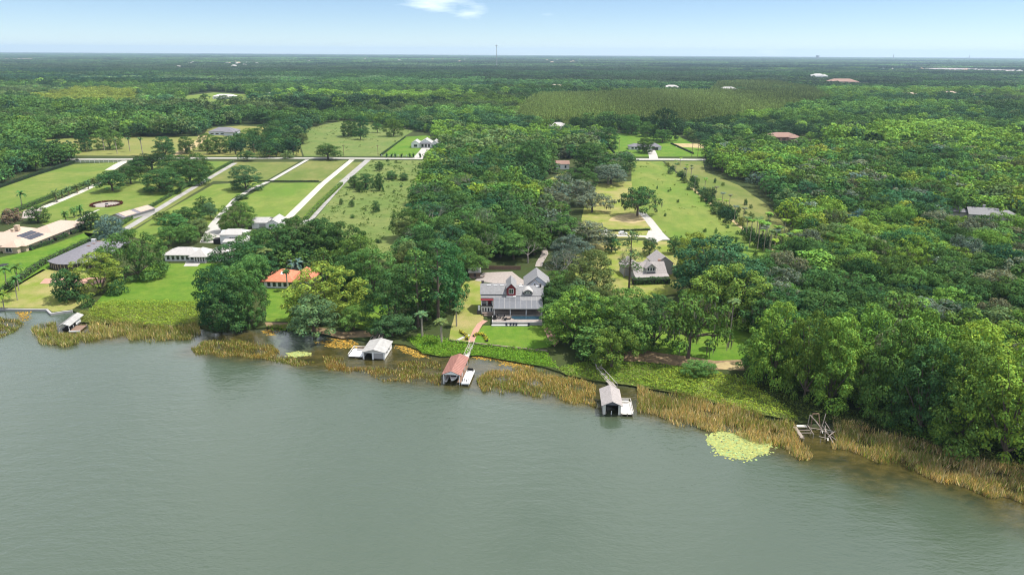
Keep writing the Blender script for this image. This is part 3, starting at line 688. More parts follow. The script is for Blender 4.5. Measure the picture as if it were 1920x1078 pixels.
# algae, reeds and the green bank
def clumps(name, poly_px, n_m2, label, hmax, tint, size, z0=-.5, blade=False, scale=.12, edge=0.0):
    pass
def reed_bed(polys):
    V, F, T = [], [], []; k = 0
    for i, pl in enumerate(polys):
        w = PW(pl, -.5); n = int(area(w) * 24); p = random_in(w, n)
        p = p + np.stack([np.sin(p[:, 0] * .31 + p[:, 1] * .17), 1.6 * np.sin(p[:, 0] * .23 + 1) + 1.1 * np.sin(p[:, 0] * .71)], 1) * (.9 if i in (0, 5, 6, 7) else .5)
        d = np.sin(p[:, 0] * .55 + 1.3 * np.sin(p[:, 1] * .4)) + np.sin(p[:, 1] * .9 + p[:, 0] * .21) + rng.normal(0, .7, len(p))
        p = p[d > (-.75 if i in (0, 5, 6, 7) else -.2)]; n = len(p)
        hi = {0: 1.7, 5: 1.2, 6: 1.75, 7: 1.8}.get(i, .85)
        dkx = np.zeros(n, bool)
        for q in ([(104, 606), (130, 594), (168, 598), (168, 626), (140, 630), (108, 628)], [(648, 655), (745, 640), (745, 690), (648, 690)], [(826, 660), (900, 660), (892, 726), (828, 728)], [(1118, 715), (1195, 715), (1195, 786), (1122, 786)], [(1490, 770), (1560, 770), (1566, 834), (1496, 834)]): dkx |= inside(p, PW(q, -.5))
        p = p[~dkx]; n = len(p)
        h = hi * rng.uniform(.5, 1.15, n); a = rng.uniform(0, 6.283, n); b = rng.uniform(0, 6.283, n); ln = h * rng.uniform(.05, .6, n); wd = rng.uniform(.04, .12, n)
        base = np.stack([p[:, 0], p[:, 1], np.full(n, -.55)], 1); tip = base + np.stack([np.cos(a) * ln, np.sin(a) * ln, h], 1); s = np.stack([np.cos(b) * wd, np.sin(b) * wd, np.zeros(n)], 1)
        v = np.stack([base - s, base + s, (base + tip) / 2 + s * .8 + np.array([0, 0, .1]), tip], 1).reshape(-1, 3); V.append(v); F.append(np.arange(4 * n).reshape(-1, 4) + k); k += 4 * n
        c = np.array({0: (.30, .265, .095), 1: (.17, .15, .045), 2: (.28, .20, .05), 3: (.29, .195, .07), 4: (.26, .165, .05), 5: (.43, .32, .125)}.get(i, (.45, .345, .165)))
        g = rng.random((n, 1)); patch = (np.sin(p[:, :1] * .13 + 2 * np.sin(p[:, 1:] * .21)) * .5 + .5); c = c * (.72 + .45 * patch); t = np.where(g < .20 + .3 * (1 - patch), np.array([[.22, .27, .06]]), np.where(g > .86, np.array([[.66, .52, .30]]), c)) * tone_of(n, .28); T.append(t)
    me = mesh_np('reeds', np.concatenate(V), np.concatenate(F), np.concatenate(T)); return tag(link('reeds', me, BLADE), 'golden brown reeds standing in the shallows along the lake shore', 'reeds', None, 'stuff')
reed_bed(REEDS)
def bank(name, polys, label, cat, n_m2=13, z0=-.3):
    V, F, T = [], [], []; k = 0
    for qi, (pl, h, col) in enumerate(polys):
        w = PW(pl);
        if qi not in (3, 6, 7): sheet('bank', w, .012 + .002 * qi, TURF['lush' if qi == 2 else 'olive'], px=False)
        n = int(area(w) * n_m2); p = random_in(w, n); n = len(p)
        hh = h * (.35 + .45 * (np.sin(p[:, 0] * .8 + np.sin(p[:, 1] * .7) * 1.5) * np.sin(p[:, 1] * .95 + .4 * p[:, 0]) * .5 + .5) + .25 * (np.sin(p[:, 0] * 2.3) * np.cos(p[:, 1] * 2.7) * .5 + .5))
        c = np.stack([p[:, 0], p[:, 1], z0 + hh * (1 - .5 * rng.random(n) ** 2)], 1)
        v, f, t = leaf_quads(c, np.array([0, 0, .8]) + rng.normal(0, .5, (n, 3)), rng.uniform(.25, .6, n), np.array(col) * tone_of(n, .24)); V.append(v); F.append(f + k); k += len(v); T.append(t)
    return tag(link(name, mesh_np(name, np.concatenate(V), np.concatenate(F), np.concatenate(T)), BLADE), label, cat, None, 'stuff')
bank('undergrowth', [
    ([(165, 590), (182, 570), (240, 566), (378, 568), (378, 606), (300, 613), (200, 604)], 1.9, (.20, .275, .04)),
    ([(128, 602), (150, 586), (200, 580), (240, 606), (180, 606)], 1.6, (.16, .19, .045)),
    ([(762, 636), (790, 628), (850, 640), (900, 648), (1020, 660), (1048, 690), (1000, 684), (900, 666), (828, 668), (792, 662)], 1.7, (.12, .235, .025)),
    ([(500, 612), (560, 608), (600, 616), (560, 622), (510, 620)], 1.0, (.14, .22, .03)),
    ([(1042, 690), (1120, 676), (1240, 684), (1330, 694), (1300, 742), (1180, 722), (1118, 714), (1060, 702)], 1.4, (.15, .235, .035)),
    ([(1180, 716), (1250, 690), (1340, 698), (1392, 710), (1482, 768), (1500, 790), (1400, 772), (1300, 744)], 1.5, (.225, .30, .045)),
    ([(1390, 706), (1480, 744), (1580, 764), (1700, 806), (1850, 846), (1960, 886), (1930, 888), (1750, 836), (1650, 806), (1560, 794), (1500, 788)], 1.6, (.08, .11, .03)),
    ([(1640, 800), (1700, 800), (1780, 826), (1760, 838)], 2.4, (.12, .22, .03)),
], 'leafy green growth crowding the bank behind the reeds', 'bank plants')
AV, AT, k = [], [], 0
for pl in [[(738, 644), (770, 646), (806, 668), (790, 672), (768, 664), (748, 656)], [(612, 634), (640, 632), (672, 644), (640, 642)], [(490, 620), (520, 616), (512, 630)],
           [(838, 670), (846, 666), (850, 672)], [(880, 668), (930, 668), (950, 676), (900, 674)], [(34, 584), (56, 585), (52, 600), (40, 602)], [(940, 676), (1000, 684), (990, 690), (940, 684)], [(590, 640), (640, 640), (690, 652), (630, 652)]]:
    w = PW(pl, -.47); n = int(area(w) * 9); q = random_in(w, n) + rng.normal(0, .55, (n, 2)); rad = rng.uniform(.12, .42, n); an = np.arange(7) * 2 * np.pi / 7; wobr = rng.uniform(.6, 1.2, (n, 7))
    AV.append(np.stack([q[:, :1] + rad[:, None] * wobr * np.cos(an), q[:, 1:] + .7 * rad[:, None] * wobr * np.sin(an), np.repeat((-.488 + .04 * rng.random(n))[:, None], 7, 1)], -1).reshape(-1, 3))
    AT.append(np.array([.34, .215, .045]) * tone_of(n, .3))
AV = np.concatenate(AV); tag(link('algae', mesh_np('algae', AV, np.arange(len(AV)).reshape(-1, 7), np.concatenate(AT)), BLADE), 'mats of orange brown algae floating along the bank', 'algae', None, 'stuff')
# pads
def pads(name, cx, cy, rx, ry, n, label):
    c = G(cx, cy, -.5); ex, ey = mpp(cx, cy) * rx, abs(G(cx, cy - ry, -.5).y - G(cx, cy + ry, -.5).y) / 2
    th = rng.uniform(0, 6.283, n); r = np.sqrt(rng.random(n)) * (1 + .10 * np.sin(3 * th + 1) + .06 * np.sin(7 * th)) ; r = r * np.where(rng.random(n) < .12, rng.uniform(1, 1.3, n), 1)
    x, y = c.x + ex * r * np.cos(th), c.y + ey * r * np.sin(th); rad = rng.uniform(.16, .34, n); ang = np.arange(7) * 2 * np.pi / 7
    v = np.stack([x[:, None] + rad[:, None] * np.cos(ang), y[:, None] + rad[:, None] * np.sin(ang), np.repeat((-.485 + .03 * rng.random(n))[:, None], 7, 1)], -1).reshape(-1, 3)
    f = np.arange(7 * n).reshape(-1, 7)
    tag(link(name, mesh_np(name, v, f, np.array([.33, .37, .135]) * tone_of(n, .14)), BLADE), label, 'lily pads', None, 'stuff')
pads('lily_pads', 1385, 833, 58, 25, 2600, 'oval raft of pale yellow lily pads floating beside the reeds')
pads('lily_pads', 560, 664, 23, 5, 330, 'small strip of pale lily pads off the left reed bed')
# rough tussocks of the scrubby field
def tussocks(polys, label):
    V, F, T = [], [], []; k = 0
    for pl, n_m2, col, h in polys:
        w = PW(pl); n = int(area(w) * n_m2); p = random_in(w, n)
        d = np.sin(p[:, 0] * .25 + np.sin(p[:, 1] * .13) * 2) * np.sin(p[:, 1] * .19 + .1 * p[:, 0]) + rng.normal(0, .45, len(p)); p = p[d > .1]
        m = 10; n = len(p); s = np.repeat(rng.uniform(.35, 1.3, n), m); q = np.repeat(p, m, 0) + rng.normal(0, 1, (n * m, 2)) * s[:, None] * .8
        c = np.stack([q[:, 0], q[:, 1], s * h * rng.random(n * m) + .05], 1)
        v, f, t = leaf_quads(c, np.array([0, 0, .6]) + rng.normal(0, .5, (n * m, 3)), s * .75, np.array(col) * tone_of(n * m, .2)); V.append(v); F.append(f + k); k += len(v); T.append(t)
    tag(link('tussocks', mesh_np('tussocks', np.concatenate(V), np.concatenate(F), np.concatenate(T)), BLADE), label, 'tussocks', None, 'stuff')
SCR = [(692, 303), (806, 303), (800, 345), (772, 395), (762, 440), (740, 490), (650, 450), (592, 412), (640, 354)]
tussocks([(SCR, .07, (.055, .10, .02), .9), ([(570, 292), (575, 244), (640, 230), (770, 246), (712, 292)], .012, (.06, .10, .025), 1.0),
          ([(1190, 304), (1240, 304), (1440, 474), (1400, 498), (1262, 452), (1190, 380)], .010, (.09, .13, .02), .6)], 'dark green weed tussocks dotted over the rough fields')
# ================================================================== BUILDINGS AND OTHER BUILT THINGS
def frame(name, px, py, rot, label, cat, group=None, z=0.0):
    return empty(name, G(px, py, z), math.radians(rot), label, cat, group)
_share = {}
def win(root, x0, x1, y, z0, z1, face='-y', fr='white', gl='glass', t=.08):
    """window part (frame) with its pane as sub-part; face = side of the wall it sits on"""
    w, h = x1 - x0, z1 - z0; k = ('w', round(w, 2), round(h, 2), fr)
    if k not in _share:
        a = MB(); s = min(.14, w * .14)
        a.box(0, w, -.06, 0, 0, s); a.box(0, w, -.06, 0, h - s, h); a.box(0, s, -.06, 0, s, h - s); a.box(w - s, w, -.06, 0, s, h - s)
        if w > 1.6: a.box(w / 2 - .05, w / 2 + .05, -.055, 0, s, h - s)
        me = a.mesh('window'); me.materials.append(M[fr]); g = MB().box(s * .6, w - s * .6, -.025, .02, s * .6, h - s * .6).mesh('pane'); g.materials.append(M[gl]); _share[k] = (me, g)
    me, g = _share[k]; o = link('window', me, parent=root)
    if face == '-y': o.location = (x0, y, z0)
    elif face == '+x': o.location = (y, x0, z0); o.rotation_euler = (0, 0, math.pi / 2)
    elif face == '-x': o.location = (y, x1, z0); o.rotation_euler = (0, 0, -math.pi / 2)
    link('pane', g, parent=o); return o
def door(root, x0, x1, y, z0, z1, mt='greywall', name='door'):
    d = MB().box(x0, x1, y - .06, y + .02, z0, z1).build(name, mt, root); return d
def chimney(root, x, y, z, h=1.6, mt='brick', w=.45):
    c = MB().box(x - w, x + w, y - w, y + w, z, z + h).box(x - w - .08, x + w + .08, y - w - .08, y + w + .08, z + h, z + h + .15).build('chimney', mt, root); return c

# ---- the main lake house (front of the pool terrace at local y = 0)
h = frame('lake_house', 925, 610, 0.5, 'grey roofed lake house with crimson dormer and glazed pergola over a pool terrace', 'house')
MB().box(-.5, 17.8, 0, .3, 0, 1.25).box(17.5, 17.8, .3, 12, 0, 1.25).box(-.5, -.2, .3, 6.5, 0, 1.25).build('terrace_wall', 'greywall', h)
MB().box(-.2, 17.5, .3, 12.4, 0, 1.15).build('terrace', 'paver', h)
MB().box(-.6, 12, -.9, -.05, 0, .35).build('lower_step', 'offwhite', h)
MB().extrude([(7.2, 2.6), (17, 2.6), (17, 6.2), (6.4, 6.2), (5.6, 4.6)], 1.0, 1.17).build('pool_coping', 'stone', h)
MB().extrude([(7.4, 2.8), (16.8, 2.8), (16.8, 6.0), (6.6, 6.0), (5.9, 4.6)], 1.1, 1.19).build('pool', 'pool', h)
MB().box(0, 17.2, 11.6, 12.2, 1.16, 4.4).build('back_wall', 'stone', h)
for x in (.2, 5.9, 11.6, 17.0): MB().box(x - .13, x + .13, 6.7, 6.96, 1.16, 3.9).build('post', 'white', h)
def pz(y): return 3.95 + (y - 6.3) * .40
for i in range(9):
    a = .0 + i * 1.94; MB().slab([(a + .05, 6.3, pz(6.3)), (a + 1.86, 6.3, pz(6.3)), (a + 1.86, 10.2, pz(10.2)), (a + .05, 10.2, pz(10.2))], .06).build('roof_panel', 'glaze', h)
    MB().slab([(a + .05, 10.3, pz(10.3)), (a + 1.86, 10.3, pz(10.3)), (a + 1.86, 12.6, pz(12.6)), (a + .05, 12.6, pz(12.6))], .06).build('roof_panel', 'glaze' if i < 5 else 'grey_roof', h)
fr_ = MB()
for i in range(10): fr_.slab([(i * 1.94 - .07, 6.25, pz(6.25) + .03), (i * 1.94 + .03, 6.25, pz(6.25) + .03), (i * 1.94 + .03, 12.65, pz(12.65) + .03), (i * 1.94 - .07, 12.65, pz(12.65) + .03)], .2)
fr_.box(-.1, 17.5, 6.1, 6.24, pz(6.2) - .25, pz(6.2) + .06); fr_.build('pergola_frame', 'greywall', h)
# left two-storey wing with crimson balcony
MB().gable_wall(-4.6, 4.4, 12.8, 20.6, 0, 7.4, 2.5).build('wall', 'greywall', h)
MB().gable_roof(-4.6, 4.5, 12.8, 20.6, 7.4, 2.5).build('roof', 'grey_roof', h)
MB().slab([(-4.8, 11.5, 6.0), (4.2, 11.5, 6.0), (4.2, 12.9, 7.0), (-4.8, 12.9, 7.0)], .15).build('lower_roof', 'grey_roof', h)
MB().box(-4.7, -.2, 10.9, 12.75, 3.0, 3.25).build('balcony', 'darkwall', h)
MB().slab([(-4.8, 10.7, 5.4), (-.1, 10.7, 5.4), (-.1, 12.7, 6.0), (-4.8, 12.7, 6.0)], .2).build('balcony_roof', 'crimson', h)
for x in (-4.5, -2.5, -.5): MB().box(x - .12, x + .12, 10.95, 11.2, 3.25, 5.3).build('column', 'white', h)
door(h, -2.1, -1.1, 12.78, 3.3, 5.3, 'crimson')
MB().box(-4.7, -.2, 11.0, 12.7, 0, 3.0).build('lower_wall', 'offwhite', h)
for i in range(4): win(h, -4.3 + i * 1.0, -3.6 + i * 1.0, 10.99, .9, 2.5)
MB().box(-6.2, -4.75, 10.6, 12.5, 0, 1.3).build('porch', 'darkwall', h)
MB().box(-5.8, -5.0, 11.2, 12.1, 1.3, 2.9).build('spa_cover', 'white', h)
MB().box(-4.2, -.4, 9.2, 10.8, 0, .9).box(-3.6, -.6, 8.3, 9.2, 0, .5).build('steps', 'stone', h)
# crimson dormer
MB().gable_wall(4.6, 7.9, 12.4, 20.4, 6.5, 9.6, 1.7, 'y').build('dormer_wall', 'crimson', h)
MB().gable_roof(4.6, 7.9, 12.4, 21.5, 9.6, 1.7, 'y', .35).build('dormer_roof', 'grey_roof', h)
win(h, 5.4, 7.1, 12.39, 7.3, 9.2); MB().box(4.5, 8.0, 11.6, 12.38, 6.2, 6.5).build('dormer_sill', 'white', h)
# middle block with an arched white dormer
MB().gable_wall(8.0, 17.6, 12.8, 21.0, 0, 6.9, 2.2).build('middle_wall', 'greywall', h)
MB().gable_roof(8.1, 17.6, 12.8, 21.0, 6.9, 2.2, 'x', .6).build('middle_roof', 'grey_roof', h)
MB().extrude([(10.7, 12.6), (14.0, 12.6), (14.0, 16.2), (10.7, 16.2)], 7.0, 7.9).build('arch_dormer_wall', 'darkwall', h)
arch = [(10.5 + 3.7 * i / 10, 7.85 + 1.05 * math.sin(math.pi * i / 10)) for i in range(11)]
am = MB()
for (xa, za), (xb, zb) in zip(arch, arch[1:]): am.slab([(xa, 12.3, za), (xb, 12.3, zb), (xb, 16.9, zb), (xa, 16.9, za)], .16)
am.build('arch_dormer_roof', 'pale_roof', h)
am = MB()
for (xa, za), (xb, zb) in zip(arch[1:-1], arch[2:-1]): am.add([(xa, 12.58, 7.8), (xb, 12.58, 7.8), (xb, 12.58, zb - .15), (xa, 12.58, za - .15)], [(0, 1, 2, 3)])
am.build('arch_dormer_face', 'darkwall', h)
for i in range(3): win(h, 11.2 + i * .85, 11.85 + i * .85, 12.57, 7.15, 8.2)
for x in (9.2, 15.4): MB().box(x, x + 1.5, 16.2, 16.6, 8.75, 8.98).build('skylight', 'white', h)
for x in (-2.6, -.2, 2.2): MB().box(x, x + 1.4, 15.7, 16.0, 9.3, 9.55).build('skylight', 'white', h)
# rear wing, gable towards the lake
MB().gable_wall(11.8, 20.4, 20.8, 31, 0, 8.0, 3.4, 'y').build('rear_wall', 'bluewhite', h)
MB().gable_roof(11.8, 20.4, 20.8, 31, 8.0, 3.4, 'y', .7).build('rear_roof', 'grey_roof', h)
MB().gable_wall(12.6, 17.4, 19.6, 20.78, 5, 8.0, 2.1, 'y').build('front_gable', 'bluewhite', h); MB().gable_roof(12.6, 17.4, 19.6, 24, 8.0, 2.1, 'y', .4).build('gable_roof', 'grey_roof', h)
win(h, 14.6, 15.5, 19.58, 7.1, 8.9)
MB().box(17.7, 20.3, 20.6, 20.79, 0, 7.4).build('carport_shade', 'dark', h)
chimney(h, -4.2, 17.2, 8.6, 1.9, 'darkwall'); chimney(h, 17.0, 16.2, 8.2, 1.5, 'darkwall', .3)
MB().box(8.1, 11.7, 21.1, 26, 0, 5.6).build('link_wall', 'greywall', h); MB().gable_roof(8.1, 11.7, 21.1, 26, 5.6, 1.0, 'y').build('link_roof', 'pale_roof', h)
# terrace furniture
def terrace_pt(x, y, z=1.16):
    c, s = math.cos(math.radians(.5)), math.sin(math.radians(.5)); b = G(925, 610); return (b.x + x * c - y * s, b.y + x * s + y * c, z)
t = empty('round_table', terrace_pt(2.4, 3.8), 0, 'dark round table with seats at the left of the pool terrace', 'table')
MB().disc(0, 0, .8, .70, .76).build('tabletop', 'dark', t); MB().bar((0, 0, 0), (0, 0, .7), .1).build('leg', 'black', t)
for i in range(4):
    a = i * 1.57 + .6; ch = empty('patio_chair', terrace_pt(2.4 + 1.5 * math.cos(a), 3.8 + 1.5 * math.sin(a)), a + math.pi / 2, 'dark patio chair around the round terrace table', 'chair', 'chairs round the terrace table')
    MB().box(-.3, .3, -.3, .3, .36, .46).build('seat', 'black', ch); MB().box(-.3, .3, -.36, -.3, .46, 1.0).build('backrest', 'black', ch)
    for x, y in ((-.25, -.28), (.25, -.28), (-.25, .25), (.25, .25)): MB().box(x - .03, x + .03, y - .03, y + .03, 0, .36).build('leg', 'black', ch)
t = empty('fire_pit', terrace_pt(5.2, 3.3), 0, 'low round black fire bowl on the terrace beside the pool', 'fire pit')
MB().disc(0, 0, .95, 0, .35).build('bowl', 'black', t); MB().disc(0, 0, .7, .35, .42).build('stones', 'stone', t)
for i, (x, y, l) in enumerate([(.4, 5.0, 'dark cushioned armchair at the terrace\'s left post'), (4.1, 2.2, 'dark armchair between round table and fire bowl'), (.2, 2.8, 'dark armchair by the left end of the terrace wall')]):
    ch = empty('armchair', terrace_pt(x, y), i * 1.3, l, 'armchair'); MB().box(-.4, .4, -.4, .4, .1, .45).build('seat', 'black', ch); MB().box(-.4, .4, -.5, -.4, .1, .95).build('backrest', 'black', ch)
    MB().box(-.52, -.41, -.45, .4, .1, .65).build('armrest', 'black', ch); MB().box(.41, .52, -.45, .4, .1, .65).build('armrest', 'black', ch)
for i, x in enumerate((4.6, 6.0, 7.0, 8.0, 12.3)):
    ch = empty('lawn_chair', G(925 + x / .186, 611.5), rnd.uniform(-.3, .3), ['dark chair at the left end of the lawn edge row', 'dark chair second along the white terrace wall', 'dark blue chair midway along the terrace wall', 'dark chair right of the blue one by the wall', 'lone dark chair at the right of the terrace wall'][i], 'chair', 'chairs below the terrace wall')
    MB().box(-.35, .35, -.35, .35, .3, .42).build('seat', 'blue', ch); MB().box(-.35, .35, .3, .38, .42, 1.05).build('backrest', 'blue', ch)
    for a_, b_ in ((-.3, -.3), (.3, -.3), (-.3, .28), (.3, .28)): MB().box(a_ - .035, a_ + .035, b_ - .035, b_ + .035, 0, .3).build('leg', 'black', ch)
# garden shed behind
s = frame('garden_shed', 880, 520, 6, 'small brown garden shed with pale gable roof behind the lake house', 'shed')
MB().gable_wall(0, 4.6, 0, 3.4, 0, 2.5, 1.3).build('wall', 'brownwood', s); MB().gable_roof(0, 4.6, 0, 3.4, 2.5, 1.3).build('roof', 'pale_roof', s); door(s, 1.8, 2.8, -.02, 0, 2.0, 'darkwall')
MB().extrude([(-.6, -1.8), (5.4, -1.8), (6.6, .3), (6.2, .5), (5.1, -1.4), (-.6, -1.4)], 0, .5).build('planter_wall', 'stone', s)
f_ = frame('board_fence', 904, 506, 0, 'brown board fence closing the yard behind the lake house', 'fence')
for i in range(8): MB().box(i * 2.1 + .05, i * 2.1 + 2.05, -.03, .03, .1, 1.9).build('fence_panel', 'brownwood', f_)
for i in range(9): MB().box(i * 2.1 - .07, i * 2.1 + .07, -.08, .08, 0, 2.05).build('post', 'brownwood', f_)

# ---- tan tiled house at the far left
h = frame('tiled_house', 50, 472, -.5, 'large cream house with tan tiled hip roofs and solar panels', 'house')
MB().box(-30, 0, 0, 22, 0, 3.0).box(-15, 0, 22, 47, 0, 3.0).box(-9, -2, -3, 0, 0, 3.0).build('wall', 'cream', h)
MB().hip_roof(-30, 0, 0, 22, 3, 3.6, .8).build('roof', 'tan_tile', h); MB().hip_roof(-15.5, .2, 20, 47, 3.05, 2.9, .8).build('wing_roof', 'tan_tile2', h)
MB().hip_roof(-26, -12, 16, 30, 3.1, 3.4, .8).build('rear_roof', 'tan_tile', h); MB().hip_roof(-9, -2, -3, 6, 3.02, 2.2, .6).build('bay_roof', 'tan_tile', h)
import itertools
def on_slope(x): return 3.06 + (.8 - x) * 3.6 / 11.8 if False else 3.0 + (0.8 - x) * (3.6 / 11.8) + .06
for r_ in range(2):
    for c_ in range(6):
        y0 = 7.0 + c_ * 1.75; x1 = -2.0 - r_ * 3.3; x0 = x1 - 3.1
        MB().slab([(x0, y0, on_slope(x0)), (x1, y0, on_slope(x1)), (x1, y0 + 1.6, on_slope(x1)), (x0, y0 + 1.6, on_slope(x0))], .05).build('solar_panel', 'panel', h)
win(h, 2.2, 4.2, .0, .4, 2.5, '+x'); win(h, -7.5, -4.5, -3.0, .4, 2.6)
for y in (10, 16, 27, 33, 40): win(h, y, y + 1.6, 0.0, .9, 2.3, '+x')
chimney(h, -17, 20, 5.4, 2.2, 'cream', .9); chimney(h, -15, 14, 6.0, 1.2, 'cream', .6)
# ---- dark slate house with bowed screen porch
h = frame('slate_house', 84, 507, .5, 'low house with broad dark slate roof and bowed screened porch towards the lake', 'house')
MB().box(2, 17, 7, 35, 0, 2.9).build('wall', 'stone', h)
bow = [(-1 + 20 * i / 12, 4.2 - 5.2 * math.sin(math.pi * i / 12)) for i in range(13)]
MB().add([(x, y, 3.0) for x, y in bow] + [(19, 36, 3.0), (-1, 36, 3.0)] + [(8.5, 13, 5.9), (9.5, 27, 5.9)] + [(x, y, 2.8) for x, y in bow] + [(19, 36, 2.8), (-1, 36, 2.8)],
         [(i, i + 1, 15) for i in range(12)] + [(12, 13, 16, 15), (13, 14, 16), (14, 0, 15, 16)] + [(17 + i, 17 + (i + 1) % 15, (i + 1) % 15, i)[::-1] for i in range(15)] + [tuple(range(31, 16, -1))]).build('roof', 'slate', h)
sc_ = MB(); bi = [(x * .96 + .3, y + .7) for x, y in bow]
for (xa, ya), (xb, yb) in zip(bi, bi[1:]): sc_.add([(xa, ya, .1), (xb, yb, .1), (xb, yb, 2.8), (xa, ya, 2.8), (xa, ya + .1, .1), (xb, yb + .1, .1), (xb, yb + .1, 2.8), (xa, ya + .1, 2.8)], [(0, 1, 2, 3), (7, 6, 5, 4), (3, 2, 6, 7)])
sc_.build('porch_screen', 'screen', h)
for x, y in bi: MB().box(x - .1, x + .1, y - .12, y + .12, 0, 2.8).build('post', 'cream', h)
for y in (18, 22, 26): MB().box(8.6, 10.0, y, y + .8, 5.75, 6.05).build('roof_vent', 'brown_roof', h)
chimney(h, 2.5, 34, 2.6, 2.2, 'white', .8)
# ---- long shed with pale roof panels
h = frame('storage_shed', 207, 414, -14, 'long grey shed with two pale roof sections beside the hedge', 'shed')
MB().gable_wall(0, 9, 0, 24, 0, 2.6, 1.6, 'y').build('wall', 'greywall', h); MB().gable_roof(0, 9, 0, 24, 2.6, 1.6, 'y', .5).build('roof', 'slate', h)
for y0, y1 in ((1.5, 10), (13, 23.6)): MB().slab([(-.2, y0, 2.72), (4.3, y0, 4.3), (4.3, y1, 4.3), (-.2, y1, 2.72)][::1], .07).build('roof_panel', 'white_roof', h); MB().slab([(9.2, y1, 2.72), (4.7, y1, 4.3), (4.7, y0, 4.3), (9.2, y0, 2.72)][::-1][::-1], .07).build('roof_panel', 'tan_tile2', h)
# ---- white house with many windows
h = frame('long_white_house', 306, 492, 1, 'long white lakeside house with grey hip roofs and tall windows', 'house')
MB().box(0, 14, 2, 11, 0, 3).box(14, 19, 0, 11, 0, 3).box(19, 28, 2, 12, 0, 3).build('wall', 'white', h)
MB().hip_roof(0, 15, 2, 11, 3, 2.4, .8).build('roof', 'pale_roof', h); MB().hip_roof(12.6, 20.0, -1.2, 9, 3.05, 2.7, .5).build('bay_roof', 'pale_roof', h); MB().hip_roof(19, 28, 2, 12, 3.02, 2.8, .8).build('right_roof', 'pale_roof', h)
for i in range(6): win(h, .8 + i * 2.15, 2.3 + i * 2.15, 1.98, .5, 2.6)
for i in range(4): win(h, 14.25 + i * 1.15, 15.2 + i * 1.15, -.02, .3, 2.7)
for i in range(4): win(h, 19.8 + i * 2.0, 21.3 + i * 2.0, 1.98, .5, 2.6)
MB().box(10.4, 19.5, -1.4, -.3, 0, .25).build('terrace', 'concrete', h)
tag(sheet('concrete_slab', [(344, 499), (350, 491), (378, 491), (370, 499)], .16, M['concrete'], thick=.15), 'pale rectangular concrete slab on the lawn below the long white house', 'slab', None, 'thing')
# ---- two-storey white building, white garage
h = frame('white_annex', 414, 458, 2, 'two-storey white building with shallow pale roof and row of dark windows', 'building')
MB().gable_wall(0, 12, 0, 8.5, 0, 4.8, 1.5).build('wall', 'white', h); MB().hip_roof(0, 12, 0, 8.5, 4.85, 1.9, .6, 3.5).build('roof', 'pale_roof', h)
for i in range(4): win(h, 4.6 + i * 1.1, 5.5 + i * 1.1, -.02, 2.3, 3.4, fr='black')
MB().box(-3.6, 0, .4, 4, 0, 2.4).build('dark_porch', 'dark', h); MB().box(3, 14, -4.2, -.1, 0, 2.2).build('low_wing', 'white', h); MB().slab([(2.6, -4.6, 2.3), (14.4, -4.6, 2.3), (14.4, 0, 3.1), (2.6, 0, 3.1)], .2).build('low_roof', 'pale_roof', h)
h = frame('white_garage', 473, 429, 2, 'white twin-gabled garage with grey roller door at the foot of the white drive', 'garage')
MB().gable_wall(0, 8, 0, 12, 0, 3.4, 1.6, 'x').gable_wall(8.02, 14.5, -1, 12, 0, 3.4, 1.9, 'y').build('wall', 'white', h)
MB().gable_roof(0, 8, 0, 12, 3.4, 1.6, 'x', .4).build('roof', 'white_roof', h); MB().gable_roof(8.2, 14.5, -1, 12, 3.4, 1.9, 'y', .4).build('right_roof', 'white_roof', h)
door(h, 4.0, 7.2, -.01, 0, 2.6, 'greywall', 'roller_door'); win(h, 3, 4, 14.5, 1, 2.2, '+x')
# ---- orange tiled house
h = frame('orange_roofed_house', 494, 541, -3, 'white house with bright orange-red tiled roof between the shore trees', 'house')
MB().box(0, 12, 1, 13, 0, 3.0).box(11, 18, 3, 14, 0, 3.0).build('wall', 'white', h)
MB().hip_roof(0, 12, 1, 13, 3.0, 3.3, 1.0).build('roof', 'red_roof', h); MB().hip_roof(10.8, 18.5, 3, 14, 3.02, 3.3, .9).build('right_roof', 'red_roof', h)
for i in range(5): win(h, 1.2 + i * 2.2, 2.8 + i * 2.2, .98, .5, 2.5)
for i in range(2): win(h, 12.6 + i * 2.2, 14 + i * 2.2, 2.98, .5, 2.5)
MB().slab([(6.0, 3.9, 4.95), (7.2, 3.9, 4.95), (7.2, 5.2, 5.55), (6.0, 5.2, 5.55)], .25).build('skylight', 'white', h)
# ---- grey house right of centre
h = frame('grey_house', 1190, 527, 8, 'grey shingled house with steep roofs and a white three-window dormer', 'house')
MB().gable_wall(0, 13.5, 0, 10, 0, 2.9, 3.8).build('wall', 'greywall', h); MB().gable_roof(0, 13.5, 0, 10, 2.9, 3.8, 'x', .5).build('roof', 'tan_shingle', h)
MB().slab([(-.5, -2.6, 2.3), (14, -2.6, 2.3), (14, -.4, 3.0), (-.5, -.4, 3.0)], .2).build('porch_roof', 'tan_shingle', h)
for x in (.2, 4.5, 9, 13.3): MB().box(x - .1, x + .1, -2.4, -2.2, 0, 2.2).build('post', 'white', h)
MB().gable_wall(4.9, 8.9, .3, 6.5, 3.0, 5.6, 1.7, 'y').build('dormer_wall', 'offwhite', h); MB().gable_roof(4.9, 8.9, .3, 6.8, 5.6, 1.7, 'y', .45).build('dormer_roof', 'tan_shingle', h)
for i in range(3): win(h, 5.25 + i * 1.15, 6.2 + i * 1.15, .28, 4.0, 5.6)
MB().box(5.0, 8.8, -.1, .29, 3.1, 3.5).build('dormer_balcony', 'slate', h)
MB().gable_wall(11, 19, 7, 17, 0, 5.2, 3.0, 'y').build('wing_wall', 'greywall', h); MB().gable_roof(11, 19, 7, 17, 5.2, 3.0, 'y', .5).build('wing_roof', 'tan_shingle', h)
